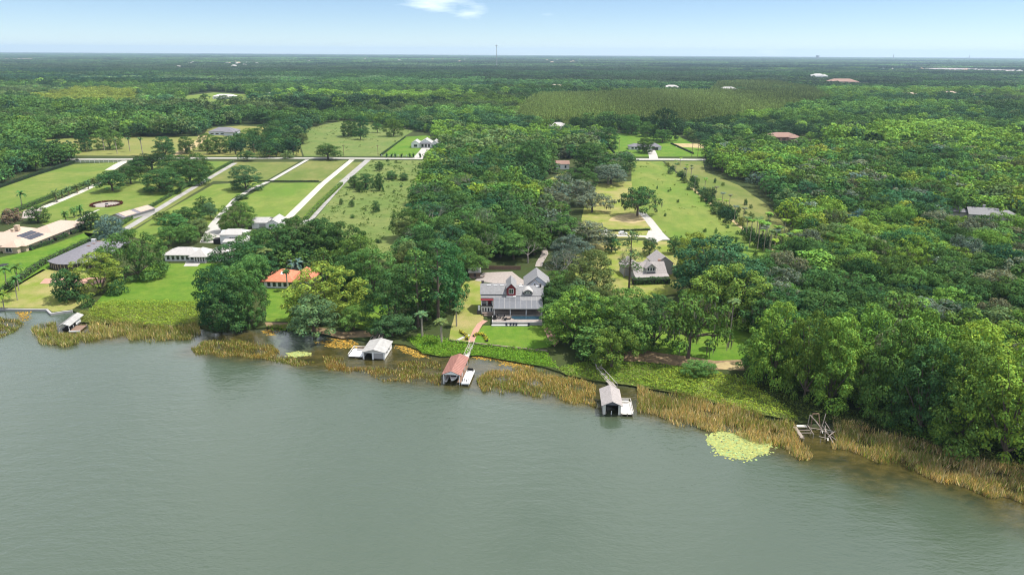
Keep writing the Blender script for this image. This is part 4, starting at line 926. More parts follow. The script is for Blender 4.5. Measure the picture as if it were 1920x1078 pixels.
MB().gable_wall(-2.5, 4.5, 7, 14, 0, 4.2, 2.6, 'y').build('left_wall', 'greywall', h); MB().gable_roof(-2.5, 4.5, 7, 14, 4.2, 2.6, 'y', .5).build('left_roof', 'tan_shingle', h)
chimney(h, 12.3, 6.2, 5.0, 2.0, 'brick'); win(h, 14, 15.6, 6.98, 1, 2.4)
for i in range(3): win(h, 1 + i * 4.2, 3 + i * 4.2, -.02, .8, 2.2)
# ---- houses further off
h = frame('modern_white_house', 771, 278, 1, 'modern white house with pale metal gables behind the far road', 'house')
MB().gable_wall(0, 8, 2, 18, 0, 4.4, 2.6, 'y').gable_wall(8.02, 20, 4, 20, 0, 4.6, 3.6, 'y').gable_wall(20.02, 27, 1, 18, 0, 4.4, 2.8, 'y').build('wall', 'white', h)
MB().gable_roof(0, 8, 2, 18, 4.4, 2.6, 'y').build('roof', 'white_roof', h); MB().gable_roof(8.1, 20, 4, 20, 4.6, 3.6, 'y').build('middle_roof', 'white_roof', h); MB().gable_roof(20.1, 27, 1, 18, 4.4, 2.8, 'y').build('right_roof', 'white_roof', h)
win(h, 2.4, 5.8, 1.98, 1, 3.2, fr='black')
for i in range(4): MB().box(9 + i * 3.2, 9.5 + i * 3.2, 1.6, 2.1, 0, 4.2).build('column', 'white', h); 
MB().slab([(8.2, 1.2, 4.2), (19.8, 1.2, 4.2), (19.8, 4, 4.7), (8.2, 4, 4.7)], .3).build('porch_roof', 'slate', h)
for i in range(3): win(h, 9.8 + i * 3.2, 12.0 + i * 3.2, 3.98, .6, 3.4, fr='black')
door(h, 21.5, 25.5, .98, 0, 3.0, 'darkwall', 'garage_door')
h = frame('cottage', 1043, 318, 2, 'small white cottage with brown roof among dark trees', 'house')
MB().gable_wall(0, 10.5, 0, 8, 0, 4.6, 2.2).build('wall', 'white', h); MB().gable_roof(0, 10.5, 0, 8, 4.6, 2.2).build('roof', 'brown_roof', h); win(h, 1.8, 3.2, -.02, 1.2, 3.2, fr='black'); win(h, 6.8, 8.2, -.02, 1.2, 3.2, fr='black')
h = frame('ranch_house', 1180, 281, 0, 'low white ranch house with grey roof across the right-hand road', 'house')
MB().box(0, 12, 0, 10, 0, 3).box(12, 20, 3, 10, 0, 3).box(20, 31, -2, 10, 0, 3.2).build('wall', 'white', h); MB().hip_roof(0, 21, 0, 10, 3, 2.6, .7).build('roof', 'slate', h); MB().hip_roof(20, 31, -2, 11, 3.2, 3, .7).build('right_roof', 'slate', h)
for i in range(3): win(h, 2 + i * 3.4, 4.2 + i * 3.4, -.02, .8, 2.4, fr='black')
door(h, 22, 28, -2.02, 0, 2.6, 'darkwall', 'garage_door')
FARCLEAR = []
def far_house(px, py, w, d, hgt, rise, wall, roof, label, rot=0, clear=60, cat='house', wing=True):
    p = G(px, py); r = frame('house', px, py, rot, label, cat)
    MB().box(0, w, 0, d, 0, hgt).build('wall', wall, r); MB().hip_roof(0, w, 0, d, hgt, rise, .7).build('roof', roof, r)
    if wing: MB().box(w * .6, w * .95, -d * .35, -.02, 0, hgt * .95).build('wing', wall, r); MB().hip_roof(w * .6, w * .95, -d * .4, d * .4, hgt * .97, rise * .8, .6).build('wing_roof', roof, r)
    for i in range(3): win(r, w * (.06 + .18 * i), w * (.06 + .18 * i) + w * .11, -.02, .9, 2.3, fr='black')
    FARCLEAR.append([(p.x - w * .4, p.y - clear), (p.x + w * 1.4, p.y - clear), (p.x + w * 1.4, p.y + d * 1.3), (p.x - w * .4, p.y + d * 1.3)])
far_house(392, 254, 30, 18, 4, 4, 'bluewhite', 'slate', 'white house with wide blue-grey roof at the meadow\'s far edge', 8, 60)
far_house(399, 186, 42, 20, 5, 4, 'white', 'offwhite', 'long pale house in the far left clearing', 2, 80)
far_house(284, 206, 34, 22, 5, 5, 'cream', 'tan_tile', 'tan roofed house rising from the left woods', 0, 70)
far_house(640, 190, 36, 22, 5, 5, 'offwhite', 'pale_roof', 'grey roofed house beside a small clearing in the middle wood', -10, 90)
far_house(426, 214, 26, 18, 5, 4, 'cream', 'pale_roof', 'pale house half hidden right of the far clearing', 0, 60)
far_house(1028, 168, 46, 26, 6, 6, 'white', 'tan_tile2', 'white house with brown roof deep in the centre wood', 0, 120)
far_house(1032, 243, 22, 16, 4, 4, 'offwhite', 'pale_roof', 'grey roofed house among oaks right of the central wood', 6, 40)
far_house(1442, 264, 34, 20, 4, 4, 'brick', 'brown_roof', 'reddish brown roof showing in the right wood', 0, 60)
far_house(1556, 158, 90, 40, 8, 8, 'cream', 'brown_roof', 'wide red-brown building far off on the right', 0, 200)
far_house(1522, 147, 60, 40, 9, 8, 'white', 'white_roof', 'white roofed building left of the far red-brown one', 0, 200)
far_house(1686, 185, 46, 26, 6, 6, 'cream', 'tan_tile', 'pale tan house left of the far tiled pair', 0, 120)
far_house(1762, 184, 48, 28, 7, 7, 'cream', 'tan_tile', 'tan tiled house left of its far twin on the right', 0, 130)
far_house(1806, 188, 48, 26, 6, 6, 'cream', 'tan_tile2', 'tan tiled house right of its far twin', -8, 130)
far_house(1246, 168, 40, 24, 6, 5, 'offwhite', 'pale_roof', 'small pale roof beyond the pine plantation', 0, 100)
far_house(1350, 172, 44, 24, 6, 5, 'white', 'pale_roof', 'pale roof to the right beyond the pine plantation', 0, 100)
far_house(488, 184, 30, 20, 5, 5, 'cream', 'pale_roof', 'dull grey roof in the wood right of the far left clearing', 0, 70)
h = frame('forest_house', 1776, 408, -16, 'grey roofed house with chimney set deep in the right-hand wood', 'house')
MB().box(0, 11, 4, 14, 0, 3.2).box(11, 26, 0, 10, 0, 3.2).box(26, 36, 1, 9, 0, 3).build('wall', 'offwhite', h); MB().hip_roof(0, 12, 3, 14, 3.2, 3.2, .7).build('roof', 'slate', h); MB().gable_roof(11, 26, 0, 10, 3.2, 3, 'x', .6).build('middle_roof', 'grey_roof', h)
MB().hip_roof(26, 36, 1, 9, 3, 2.4, .7).build('right_roof', 'grey_roof', h); chimney(h, 19.5, 6.5, 5.2, 2.2, 'greywall', .6)
for i in range(4): win(h, 12.5 + i * 3.3, 14.5 + i * 3.3, -.02, .8, 2.3)
# tiny houses near the horizon
hm = {}
for k, (wl_, rf) in enumerate([('offwhite', 'pale_roof'), ('cream', 'tan_tile'), ('bluewhite', 'white_roof')]):
    b_ = MB().box(-14, 14, -9, 9, 0, 9).mesh('house_wall'); b_.materials.append(M[wl_]); c_ = MB().hip_roof(-14, 14, -9, 9, 9, 8, 1.2).mesh('house_roof'); c_.materials.append(M[rf]); hm[k] = (b_, c_)
def tiny(px, py, s, label, group):
    k = rnd.randrange(3); r = frame('distant_house', px, py, rnd.uniform(-30, 30), label, 'house', group); r.scale = (s * rnd.uniform(.8, 1.5), s, s * rnd.uniform(.8, 1.1))
    link('wall', hm[k][0], parent=r); link('roof', hm[k][1], parent=r); p = r.location; q = 26 * s
    FARCLEAR.append([(p.x - q, p.y - 5 * q), (p.x + q, p.y - 5 * q), (p.x + q, p.y + q), (p.x - q, p.y + q)])
for i in range(17): tiny(1640 + i * 17 + rnd.uniform(-4, 4), 131.5 + .024 * i * 11 + rnd.uniform(-.6, 1.4), .9, 'tiny white roof in the pale suburb near the right horizon', 'houses of the far right suburb')
for i in range(15): tiny(rnd.uniform(330, 485), rnd.uniform(115, 128), .9, 'tiny white roof scattered through the woods near the left horizon', 'houses near the left horizon')
for i in range(7): tiny(rnd.uniform(1020, 1200), rnd.uniform(113, 121), 1.1, 'tiny white roof near the horizon right of the mast', 'houses near the middle horizon')
for i in range(6): tiny(rnd.uniform(490, 900), rnd.uniform(111.5, 120), 1.1, 'tiny white roof near the horizon left of the mast', 'houses left of the mast')
# mast
p = G(931, 128); t = empty('lattice_mast', p, 0, 'tall lattice mast breaking the horizon with antennas at its top', 'mast'); mh = height_to(931, 128, 86)
mb = MB()
for a in range(3):
    x, y = 4 * math.cos(a * 2.094), 4 * math.sin(a * 2.094); x2, y2 = 1.2 * math.cos(a * 2.094), 1.2 * math.sin(a * 2.094); mb.bar((x, y, 0), (x2, y2, mh), .8, 5, .6)
for i in range(16):
    z0, z1 = mh * i / 16, mh * (i + 1) / 16; q = lambda z, a: ((4 - 2.8 * z / mh) * math.cos(a * 2.094), (4 - 2.8 * z / mh) * math.sin(a * 2.094), z)
    for a in range(3): mb.bar(q(z0, a), q(z1, a + 1), .35, 4)
mb.build('lattice', 'steel', t); MB().disc(0, 0, 7, mh - 3, mh, 12).build('antenna_ring', 'steel', t); MB().bar((0, 0, mh), (0, 0, mh + 9), .5).build('spike', 'steel', t)
for px, l in ((1532, 'water tower shape far off on the right horizon'), (1674, 'thin far mast on the right horizon'), (1816, 'thin far mast beside the right edge of the horizon')):
    p = G(px, 113.5); t = empty('distant_tower', p, 0, l, 'tower'); z = height_to(px, 113.5, 104.5 if px != 1674 else 102.5)
    MB().bar((0, 0, 0), (0, 0, z), 7, 6, 4).build('shaft', 'steel', t)
    if px == 1532: MB().disc(0, 0, 26, z - 30, z, 12).build('tank', 'steel', t)
# power poles
for px, py, yt, l in ((709, 293, 272, 'wooden utility pole by the field corner on the far road'), (645, 293, 272, 'wooden utility pole across the road left of the field corner'), (478, 293, 270, 'wooden utility pole near the left meadow'), (1160, 290, 262, 'wooden utility pole left of the ranch house'), (1297, 294, 268, 'wooden utility pole right of the ranch lawn'),
                      (1308, 294, 268, 'second utility pole right of the ranch lawn')):
    r = frame('utility_pole', px, py, 0, l, 'utility pole'); z = height_to(px, py, yt); MB().bar((0, 0, 0), (0, 0, z), .22, 6, .15).build('pole', 'brownwood', r); MB().box(-1.3, 1.3, -.08, .08, z - .9, z - .7).build('crossarm', 'brownwood', r)

# ---- hedges
def hedge(line, w, hgt, label, tint, name='hedge'):
    pts = [Vector(G(x, y)[:2]) for x, y in line]; V, N = [], []; mbx = MB()
    for a, b_ in zip(pts, pts[1:]):
        d = b_ - a; L = d.length; d = d / L; nr = Vector((-d.y, d.x)); k = int(L * (w + 2 * hgt) * 9)
        u = rng.random(k) * L; s = rng.random(k) * (w + 2 * hgt); lump = 1 + .10 * np.sin(u * .9) + .07 * np.sin(u * 2.3 + 1)
        off = np.clip(s - hgt, 0, w) - w / 2; z = np.where(s < hgt, s, np.where(s > hgt + w, 2 * hgt + w - s, hgt)) * lump
        nx_ = np.where(s < hgt, -1, np.where(s > hgt + w, 1, 0)); nz_ = (nx_ == 0) * 1.0
        V.append(np.stack([a.x + d.x * u + nr.x * off, a.y + d.y * u + nr.y * off, z], 1) + rng.normal(0, .12, (k, 3))); N.append(np.stack([nr.x * nx_, nr.y * nx_, nz_ + .25], 1) + rng.normal(0, .4, (k, 3)))
        c = lambda p, o: tuple(p + nr * o); q = w * .42
        mbx.extrude([c(a, -q), c(b_, -q), c(b_, q), c(a, q)], 0, hgt * .86)  # solid dark block fills the hedge behind its leaves
    c = np.concatenate(V); v, f, t = leaf_quads(c, np.concatenate(N), rng.uniform(.3, .6, len(c)), tone_of(len(c), .2))
    o = link(name, mesh_np(name, v, f, t), LEAF); o['tint'] = tint; tag(o, label, 'hedge'); core = mbx.build('dark_core', 'dark', o); return o
hedge([(-20, 566), (0, 553), (40, 524), (79, 497), (120, 477), (160, 458), (198, 442)], 2.2, 2.3, 'tall clipped hedge running back from the lake beside the slate house', TINT['M'])
hedge([(212, 434), (245, 412), (330, 362), (436, 305)], 1.6, 1.9, 'long clipped hedge along the grey drive left of the pastures', TINT['M'])
hedge([(-60, 374), (0, 352), (64, 330), (128, 309), (146, 303)], 2.2, 2.0, 'dark hedge bordering the far left lawn below the trees', TINT['K'])
hedge([(8, 407), (60, 386), (110, 366), (185, 338), (210, 327)], 2.4, 2.4, 'hedge along the pale palm-lined drive at left', TINT['M'])
hedge([(574, 412), (600, 384), (640, 346)], 2.6, 1.8, 'bushy hedge between the white and grey drives', TINT['B'])
hedge([(56, 470), (80, 461), (100, 454)], 1.6, 1.5, 'clipped hedge under the tan house wall at its lake end', TINT['D']); hedge([(104, 452), (120, 446), (126, 442)], 1.8, 1.6, 'short clipped hedge midway along the tan house wall', TINT['D'])
hedge([(134, 440), (160, 431)], 1.6, 1.5, 'clipped hedge along the far wing of the tan house', TINT['D'])
hedge([(1186, 533), (1255, 531)], 2.6, 2.4, 'dense dark hedge in front of the grey house', TINT['D'])
hedge([(1124, 434), (1160, 434), (1218, 432)], 1.0, 1.0, 'thin dark hedge line above the parked cars', TINT['D'])
hedge([(448, 341), (510, 341), (560, 341), (598, 341)], .8, .9, 'thin dark hedge dividing the two pastures', TINT['D'])
hedge([(713, 292), (760, 258)], 1.0, 1.2, 'thin hedge line beside the modern white house lawn', TINT['D'])
hedge([(1258, 270), (1300, 289)], 1.2, 1.3, 'dark hedge line running back beside the ranch house', TINT['K']); hedge([(1138, 272), (1152, 288)], 1.2, 1.3, 'dark hedge line left of the ranch house lawn', TINT['K'])
for pts, l in (([(863, 622), (868, 626), (874, 630), (876, 638)], 'yellow leaved border left of the brick path'), ([(888, 632), (895, 627), (905, 628), (911, 634), (913, 641)], 'yellow leaved border arching right of the brick path')):
    hedge(pts, .9, .7, l, (.40, .36, .03), 'flower_border')
# ring garden
c0 = G(200, 384); r0 = empty('ring_garden', c0, 0, 'round garden with reddish shrub ring and pale gravel centre on the left lawn', 'garden'); MB().disc(0, 0, 7.6, .05, .16, 28).build('gravel_disc', 'paver', r0); MB().disc(0, 0, .9, .16, .7, 10).build('fire_bowl', 'black', r0)
k = 1500; th = rng.uniform(-1.15, 4.4, k); rr = 8.3 + rng.normal(0, .45, k); c = np.stack([rr * np.cos(th), rr * np.sin(th), .2 + .9 * rng.random(k)], 1); v, f, t = leaf_quads(c, rng.normal(0, .5, (k, 3)) + np.array([0, 0, .6]), rng.uniform(.4, .8, k), tone_of(k, .3))
o = link('shrub_ring', mesh_np('shrub_ring', v, f, t), LEAF, r0); o['tint'] = (.10, .035, .03)
t = frame('trampoline', 7, 500, 0, 'black round trampoline on the left lawn', 'trampoline'); MB().disc(0, 0, 2.1, .75, .85, 20).build('mat', 'black', t)
for i in range(4): MB().bar((1.9 * math.cos(i * 1.57), 1.9 * math.sin(i * 1.57), 0), (1.9 * math.cos(i * 1.57), 1.9 * math.sin(i * 1.57), .75), .05).build('leg', 'steel', t)
# sea wall and garden wall
def wall_line(name, line, w, z0, z1, mt, label):
    pts = [Vector(G(x, y)[:2]) for x, y in line]; mb = MB()
    for i, (a, b_) in enumerate(zip(pts, pts[1:])):
        d = (b_ - a).normalized(); nr = Vector((-d.y, d.x)) * w / 2; e = d * (.0 if i == 0 else w * .3)
        mb.extrude([tuple(a - nr - e), tuple(b_ - nr), tuple(b_ + nr), tuple(a + nr - e)], z0, z1 + .002 * i)
    return tag(mb.build(name, mt), label, 'wall')
wall_line('seawall', [(-70, 577), (0, 579.5), (88, 581), (96, 588.5), (118, 585), (136, 583)], .7, -1.5, .25, 'greywall', 'low concrete seawall holding the left lawn above the lake')
wall_line('garden_wall', [(842, 640), (880, 645), (940, 652), (1026, 661)], .5, -.2, .75, 'stone', 'long low stone wall between the front lawn and the bank')
# white post and rail fence
f_ = frame('rail_fence', 142, 305, 0, 'white post and rail fence closing the far left lawn', 'fence'); L = (G(232, 305) - G(142, 305)).length
for i in range(11): MB().box(i * L / 10 - .12, i * L / 10 + .12, -.12, .12, 0, 1.6).build('post', 'white', f_)
MB().box(0, L, -.05, .05, .5, .65).box(0, L, -.05, .05, 1.15, 1.3).build('rail', 'white', f_)
f_ = frame('rail_fence', 716, 293.5, 0, 'white picket line along the road before the modern white house', 'fence'); L = (G(770, 294) - G(716, 294)).length
for i in range(8): MB().box(i * L / 7 - .25, i * L / 7 + .25, -.15, .15, 0, 1.5).build('post', 'white', f_)
MB().box(0, L, -.05, .05, .9, 1.05).build('rail', 'white', f_)

# ---- boathouses and docks
def planks(root, x0, x1, y0, y1, z, mt, n=None, along='x', name='plank'):
    """deck of separate boards"""
    L = (y1 - y0) if along == 'x' else (x1 - x0); n = n or max(2, int(L / .55))
    k = ('p', round(x1 - x0, 2), round(L / n, 3), along, mt, round(y1 - y0, 2)); s = L / n
    if k not in _share:
        me = (MB().box(0, x1 - x0, 0, s - .03, -.06, 0) if along == 'x' else MB().box(0, s - .03, 0, y1 - y0, -.06, 0)).mesh(name); me.materials.append(M[mt]); _share[k] = me
    for i in range(n):
        o = link(name, _share[k], parent=root); o.location = (x0, y0 + i * s, z + rnd.uniform(-.008, .008)) if along == 'x' else (x0 + i * s, y0, z + rnd.uniform(-.008, .008))
def piles(root, pts, z0, z1, mt='wood', r=.11):
    for x, y in pts: MB().bar((x, y, z0), (x, y, z1), r, 7).build('piling', mt, root)
def ribs(root, x0, x1, y0, y1, z, rise, n, mt, over=.4):
    xm = (x0 + x1) / 2; sl = rise / (xm - x0); d = over * sl; m_ = MB()
    for i in range(n + 1):
        y = y0 - over + (y1 - y0 + 2 * over) * i / n
        for sx, xe in ((-1, x0 - over), (1, x1 + over)): m_.bar((xe, y, z - d + .03), (xm, y, z + rise + .03), .035, 4)
    m_.build('roof_ribs', mt, root)
# red roofed boathouse
b_ = frame('red_boathouse', 832, 719, -7.5, 'open boathouse with dusty red metal roof and white deck', 'boathouse', z=-.5); Wd, Ln, ze = 4.7, 11.5, 3.3
MB().gable_roof(0, Wd, 0, Ln, ze, 1.0, 'y', .45, .12).build('roof', 'rust_roof', b_); ribs(b_, 0, Wd, 0, Ln, ze, 1.0, 14, 'rust_roof', .45)
MB().add([(-.3, -.43, ze - .15), (Wd + .3, -.43, ze - .15), (Wd / 2, -.43, ze + .85), (-.3, -.3, ze - .15), (Wd + .3, -.3, ze - .15), (Wd / 2, -.3, ze + .85)], [(0, 1, 2), (5, 4, 3), (0, 3, 4, 1), (1, 4, 5, 2), (2, 5, 3, 0)]).build('gable_board', 'white', b_)
for x in (.05, Wd - .05):
    for y in (0, 3.8, 7.6, 11.4): MB().box(x - .1, x + .1, y - .1, y + .1, -1.2, ze).build('post', 'white', b_)
planks(b_, .0, 1.0, -.2, 11.4, .75, 'palewood', 20); planks(b_, Wd - .9, Wd + .4, -.2, 11.4, .75, 'brownwood', 20)
MB().box(.05, .12, .4, 6.5, .8, 1.8).build('side_screen', 'white', b_)
planks(b_, Wd + .5, Wd + 2.9, -.6, 8.0, .8, 'white', 16); piles(b_, [(Wd + .7, -.4), (Wd + 2.7, -.4), (Wd + .7, 3.5), (Wd + 2.7, 3.5), (Wd + 2.7, 7.6)], -1.2, 1.0)
MB().box(Wd + 2.85, Wd + 2.95, -.6, 8.0, .55, 1.0).box(Wd + .5, Wd + 2.9, -.7, -.62, .5, .95).build('deck_edge', 'white', b_)
be = empty('bench', b_.matrix_basis @ Vector((Wd + 1.7, 7.2, .8)), math.radians(-7.5), 'dark bench at the rear of the white boathouse deck', 'bench'); MB().box(-.8, .8, -.25, .25, .4, .5).build('seat', 'black', be); MB().box(-.8, .8, .25, .32, .5, 1.0).build('backrest', 'black', be); MB().box(-.75, -.65, -.2, .2, 0, .4).build('leg', 'black', be); MB().box(.65, .75, -.2, .2, 0, .4).build('leg', 'black', be)
for i, (x, y) in enumerate(((.8, .4), (1.3, .9), (1.9, .3), (2.3, 1.0))):
    q = empty('mooring_post', b_.matrix_basis @ Vector((Wd + x, y, .8)), 0, 'small dark cleat post on the front of the white deck', 'post', 'posts on the white deck'); MB().bar((0, 0, 0), (0, 0, .7), .1).build('shaft', 'black', q); MB().disc(0, 0, .16, .7, .78, 8).build('cap', 'black', q)
bt = empty('motor_boat', b_.matrix_basis @ Vector((2.5, 2.6, .55)), math.radians(-7.5), 'white motor boat slung under the red boathouse roof', 'boat')
def hull(mb, L, W, H):
    st = [(-L * .5, .02, .75), (-L * .36, .5, .35), (-L * .1, .95, .1), (L * .25, 1, .0), (L * .5, .92, .0)]; v = []
    for y, w, k in st: v += [(-w * W / 2, y, H), (-w * W * .36, y, k * H + .1), (0, y, k * H), (w * W * .36, y, k * H + .1), (w * W / 2, y, H), (w * W * .38, y, H + .02), (-w * W * .38, y, H + .02)]
    f = []
    for i in range(len(st) - 1): f += [(7 * i + j, 7 * i + 7 + j, 7 * i + 7 + (j + 1) % 7, 7 * i + (j + 1) % 7) for j in range(7)]
    return mb.add(v, f + [tuple(range(6, -1, -1)), tuple(range(28, 35))])
hull(MB(), 6.2, 2.2, .95).build('hull', 'white', bt); MB().slab([(-.8, -.9, 1.0), (.8, -.9, 1.0), (.7, -.4, 1.5), (-.7, -.4, 1.5)], .04).build('windscreen', 'glass', bt); MB().box(-.7, .7, .3, .9, .9, 1.3).box(-.7, .7, 1.5, 2.2, .9, 1.3).build('seat', 'black', bt); MB().box(-.2, .2, 3.1, 3.5, .3, 1.3).build('outboard', 'black', bt)
wk = frame('walkway', 872, 676, 0, 'white walkway with handrail from the brick path to the red boathouse', 'walkway'); e_ = G(886, 644) - G(872, 676); ang = math.atan2(-e_.x, e_.y); wk.rotation_euler = (0, 0, ang); L = Vector(e_[:2]).length
planks(wk, -.8, .8, 0, L, .3, 'palewood', int(L / .55)); piles(wk, [(-.75, y) for y in np.linspace(.3, L, 6)] + [(.75, y) for y in np.linspace(.3, L, 6)], -1.5, 1.2, 'wood', .07); MB().bar((-.75, 0, 1.2), (-.75, L, 1.2), .05).build('handrail', 'palewood', wk); MB().bar((.75, 0, 1.2), (.75, L, 1.2), .05).build('handrail', 'palewood', wk)
# white boathouse
b_ = frame('white_boathouse', 681, 673, -5, 'white two-bay boathouse with pale roof, one bay open and one closed', 'boathouse', z=-.5); Wd, Ln, ze = 6.9, 8.6, 2.6
MB().gable_roof(0, Wd, 0, Ln, ze, .9, 'y', .4, .12).build('roof', 'white_roof', b_)
MB().box(0, .12, .1, Ln - .1, .2, ze - .15).box(Wd - .12, Wd, .1, Ln - .1, .2, ze - .15).box(.14, Wd - .14, Ln - .1, Ln, .2, ze - .1).build('wall', 'white', b_)
MB().box(0, .4, -.08, .08, 0, ze - .1).box(2.9, 3.4, -.08, .08, 0, ze - .1).box(Wd - .4, Wd, -.08, .08, 0, ze - .1).box(.42, 2.88, -.06, .06, 2.2, ze - .05).box(3.42, Wd - .42, -.06, .06, 2.2, ze - .05).build('front_frame', 'white', b_)
MB().add([(0, -.07, ze - .1), (Wd, -.07, ze - .1), (Wd / 2, -.07, ze + .72), (0, .07, ze - .1), (Wd, .07, ze - .1), (Wd / 2, .07, ze + .72)], [(0, 1, 2), (5, 4, 3), (0, 3, 4, 1), (1, 4, 5, 2), (2, 5, 3, 0)]).build('gable_board', 'offwhite', b_)
ro = MB().box(3.42, Wd - .42, -.03, .03, .3, 2.18).build('roller_door', 'greywall', b_)
for i in range(2): win(b_, 2.2 + i * 2.4, 3.2 + i * 2.4, Wd, 1.2, 2.0, '+x', fr='black')
MB().box(3.05, 3.2, .3, Ln - .4, .2, .6).build('dock_finger', 'dark', b_); piles(b_, [(.1, 0), (3.15, 0), (Wd - .1, 0), (.1, Ln), (Wd - .1, Ln)], -1.5, .3)
dk = empty('side_dock', b_.matrix_basis @ Vector((-4.9, .3, 0)), math.radians(-5), 'white side dock with railing left of the white boathouse', 'dock'); planks(dk, 0, 4.8, 0, 6.2, .6, 'white', 11); piles(dk, [(.2, .1), (2.4, .1), (4.6, .1), (.2, 6), (2.4, 6)], -1.4, .75); MB().box(0, .1, 0, 6.2, 1.3, 1.4).box(.1, 3.6, 6.1, 6.2, 1.3, 1.4).build('railing', 'white', dk)
for y in (0.05, 2, 4, 6.1): MB().box(0, .1, y - .05, y + .05, .6, 1.3).build('rail_post', 'white', dk)
be = empty('bench', b_.matrix_basis @ Vector((-2.4, 5.2, .6)), math.radians(-5), 'grey bench on the side dock of the white boathouse', 'bench'); MB().box(-1, 1, -.25, .25, .4, .48).build('seat', 'greywood', be); MB().box(-1, 1, .25, .32, .48, .95).build('backrest', 'greywood', be); MB().box(-.9, -.8, -.2, .2, 0, .4).build('leg', 'greywood', be); MB().box(.8, .9, -.2, .2, 0, .4).build('leg', 'greywood', be)
for j, (p0, p1, l) in enumerate((((698, 640), (716, 618), 'narrow grey boardwalk leading from the bank to the white boathouse'), ((712, 640), (721, 620), 'second grey boardwalk right of the first behind the white boathouse'))):
    wk = empty('boardwalk', G(*p0), 0, l, 'walkway'); e_ = G(*p1) - G(*p0); wk.rotation_euler = (0, 0, math.atan2(-e_.x, e_.y)); L = Vector(e_[:2]).length; planks(wk, -.5, .5, 0, L, .25, 'greywood', int(L / .55)); MB().bar((-.5, 0, 1.1), (-.5, L, 1.1), .05).build('handrail', 'palewood', wk); piles(wk, [(-.5, y) for y in np.linspace(.2, L, 5)], -1.2, 1.1, 'wood', .06)
# tan shingled boathouse at right
b_ = frame('tan_boathouse', 1130, 778, -3, 'open boathouse with pale tan shingle roof and grey side deck', 'boathouse', z=-.5); Wd, Ln, ze = 4.7, 8.8, 3.2
MB().gable_roof(0, Wd, 0, Ln, ze, 1.1, 'y', .45, .14).build('roof', 'tan_shingle', b_)
MB().add([(0, -.05, ze - .12), (Wd, -.05, ze - .12), (Wd / 2, -.05, ze + .85), (0, .05, ze - .12), (Wd, .05, ze - .12), (Wd / 2, .05, ze + .85)], [(0, 1, 2), (5, 4, 3), (0, 3, 4, 1), (1, 4, 5, 2), (2, 5, 3, 0)]).build('gable_board', 'slate', b_)
MB().box(.0, .7, -.05, .05, .2, ze - .15).box(Wd - .7, Wd, -.05, .05, .2, ze - .15).build('front_cheek', 'offwhite', b_); MB().box(0, .1, .1, Ln, .2, ze - .2).box(Wd - .1, Wd, .1, Ln, .2, ze - .2).box(.12, Wd - .12, Ln - .1, Ln, .2, ze).build('wall', 'greywall', b_)
piles(b_, [(.1, 0), (Wd - .1, 0), (.1, 4.4), (Wd - .1, 4.4), (.1, Ln), (Wd - .1, Ln)], -1.5, .4); planks(b_, .12, 1.0, 0, Ln - .2, .5, 'greywood', 14)
MB().bar((2.3, .6, -.3), (2.3, .6, 1.0), .14, 8, .1).build('mooring_buoy', 'white', b_)
dk = empty('side_deck', b_.matrix_basis @ Vector((Wd + .1, -.4, 0)), math.radians(-3), 'grey deck with pale railing on the right of the tan boathouse', 'dock'); planks(dk, 0, 3.2, 0, 7.2, .7, 'palewood', 13); piles(dk, [(.2, .1), (1.6, .1), (3.0, .1), (3.0, 3.6), (3.0, 7)], -1.5, .9, 'greywood')
MB().box(3.1, 3.2, 0, 7.2, 1.5, 1.6).box(0, 3.1, 7.1, 7.2, 1.5, 1.6).build('railing', 'palewood', dk)
for y in (.05, 2.4, 4.8, 7.1): MB().box(3.1, 3.2, y - .05, y + .05, .7, 1.5).build('rail_post', 'palewood', dk)
be = empty('bench', b_.matrix_basis @ Vector((Wd + 1.6, 6.0, .7)), math.radians(-3), 'grey bench on the deck of the tan boathouse', 'bench'); MB().box(-1.1, 1.1, -.25, .25, .4, .48).build('seat', 'palewood', be); MB().box(-1.1, 1.1, .25, .32, .48, .95).build('backrest', 'palewood', be); MB().box(-1, -.9, -.2, .2, 0, .4).build('leg', 'palewood', be); MB().box(.9, 1, -.2, .2, 0, .4).build('leg', 'palewood', be)
prev = None
bw = empty('bent_boardwalk', G(1156, 728, 0), 0, 'bent wooden boardwalk with rails from the trees to the tan boathouse', 'walkway'); O_ = G(1156, 728, 0)
for (p0, p1) in (((1152, 728), (1124, 697)), ((1123, 694), (1115, 668))):
    a_, c_ = G(*p0) - O_, G(*p1) - O_; d_ = (c_ - a_); L = d_.length; d_ = d_ / L; n_ = Vector((-d_.y, d_.x, 0)); rt = math.atan2(-d_.x, d_.y); kk = max(3, int(L / .55)); me = MB().box(-.8, .8, 0, .5, -.06, 0).mesh('plank'); me.materials.append(M['wood'])
    for i in range(kk): o = link('plank', me, parent=bw); o.location = a_ + d_ * (L * i / kk) + Vector((0, 0, .35)); o.rotation_euler = (0, 0, rt)
    for s_ in (-.8, .8):
        MB().bar(a_ + n_ * s_ + Vector((0, 0, 1.35)), c_ + n_ * s_ + Vector((0, 0, 1.35)), .06).build('handrail', 'palewood', bw)
        for q in np.linspace(0, 1, 5): p_ = a_ + d_ * (L * float(q)) + n_ * s_; MB().bar(p_ + Vector((0, 0, -1.4)), p_ + Vector((0, 0, 1.35)), .07).build('piling', 'wood', bw)
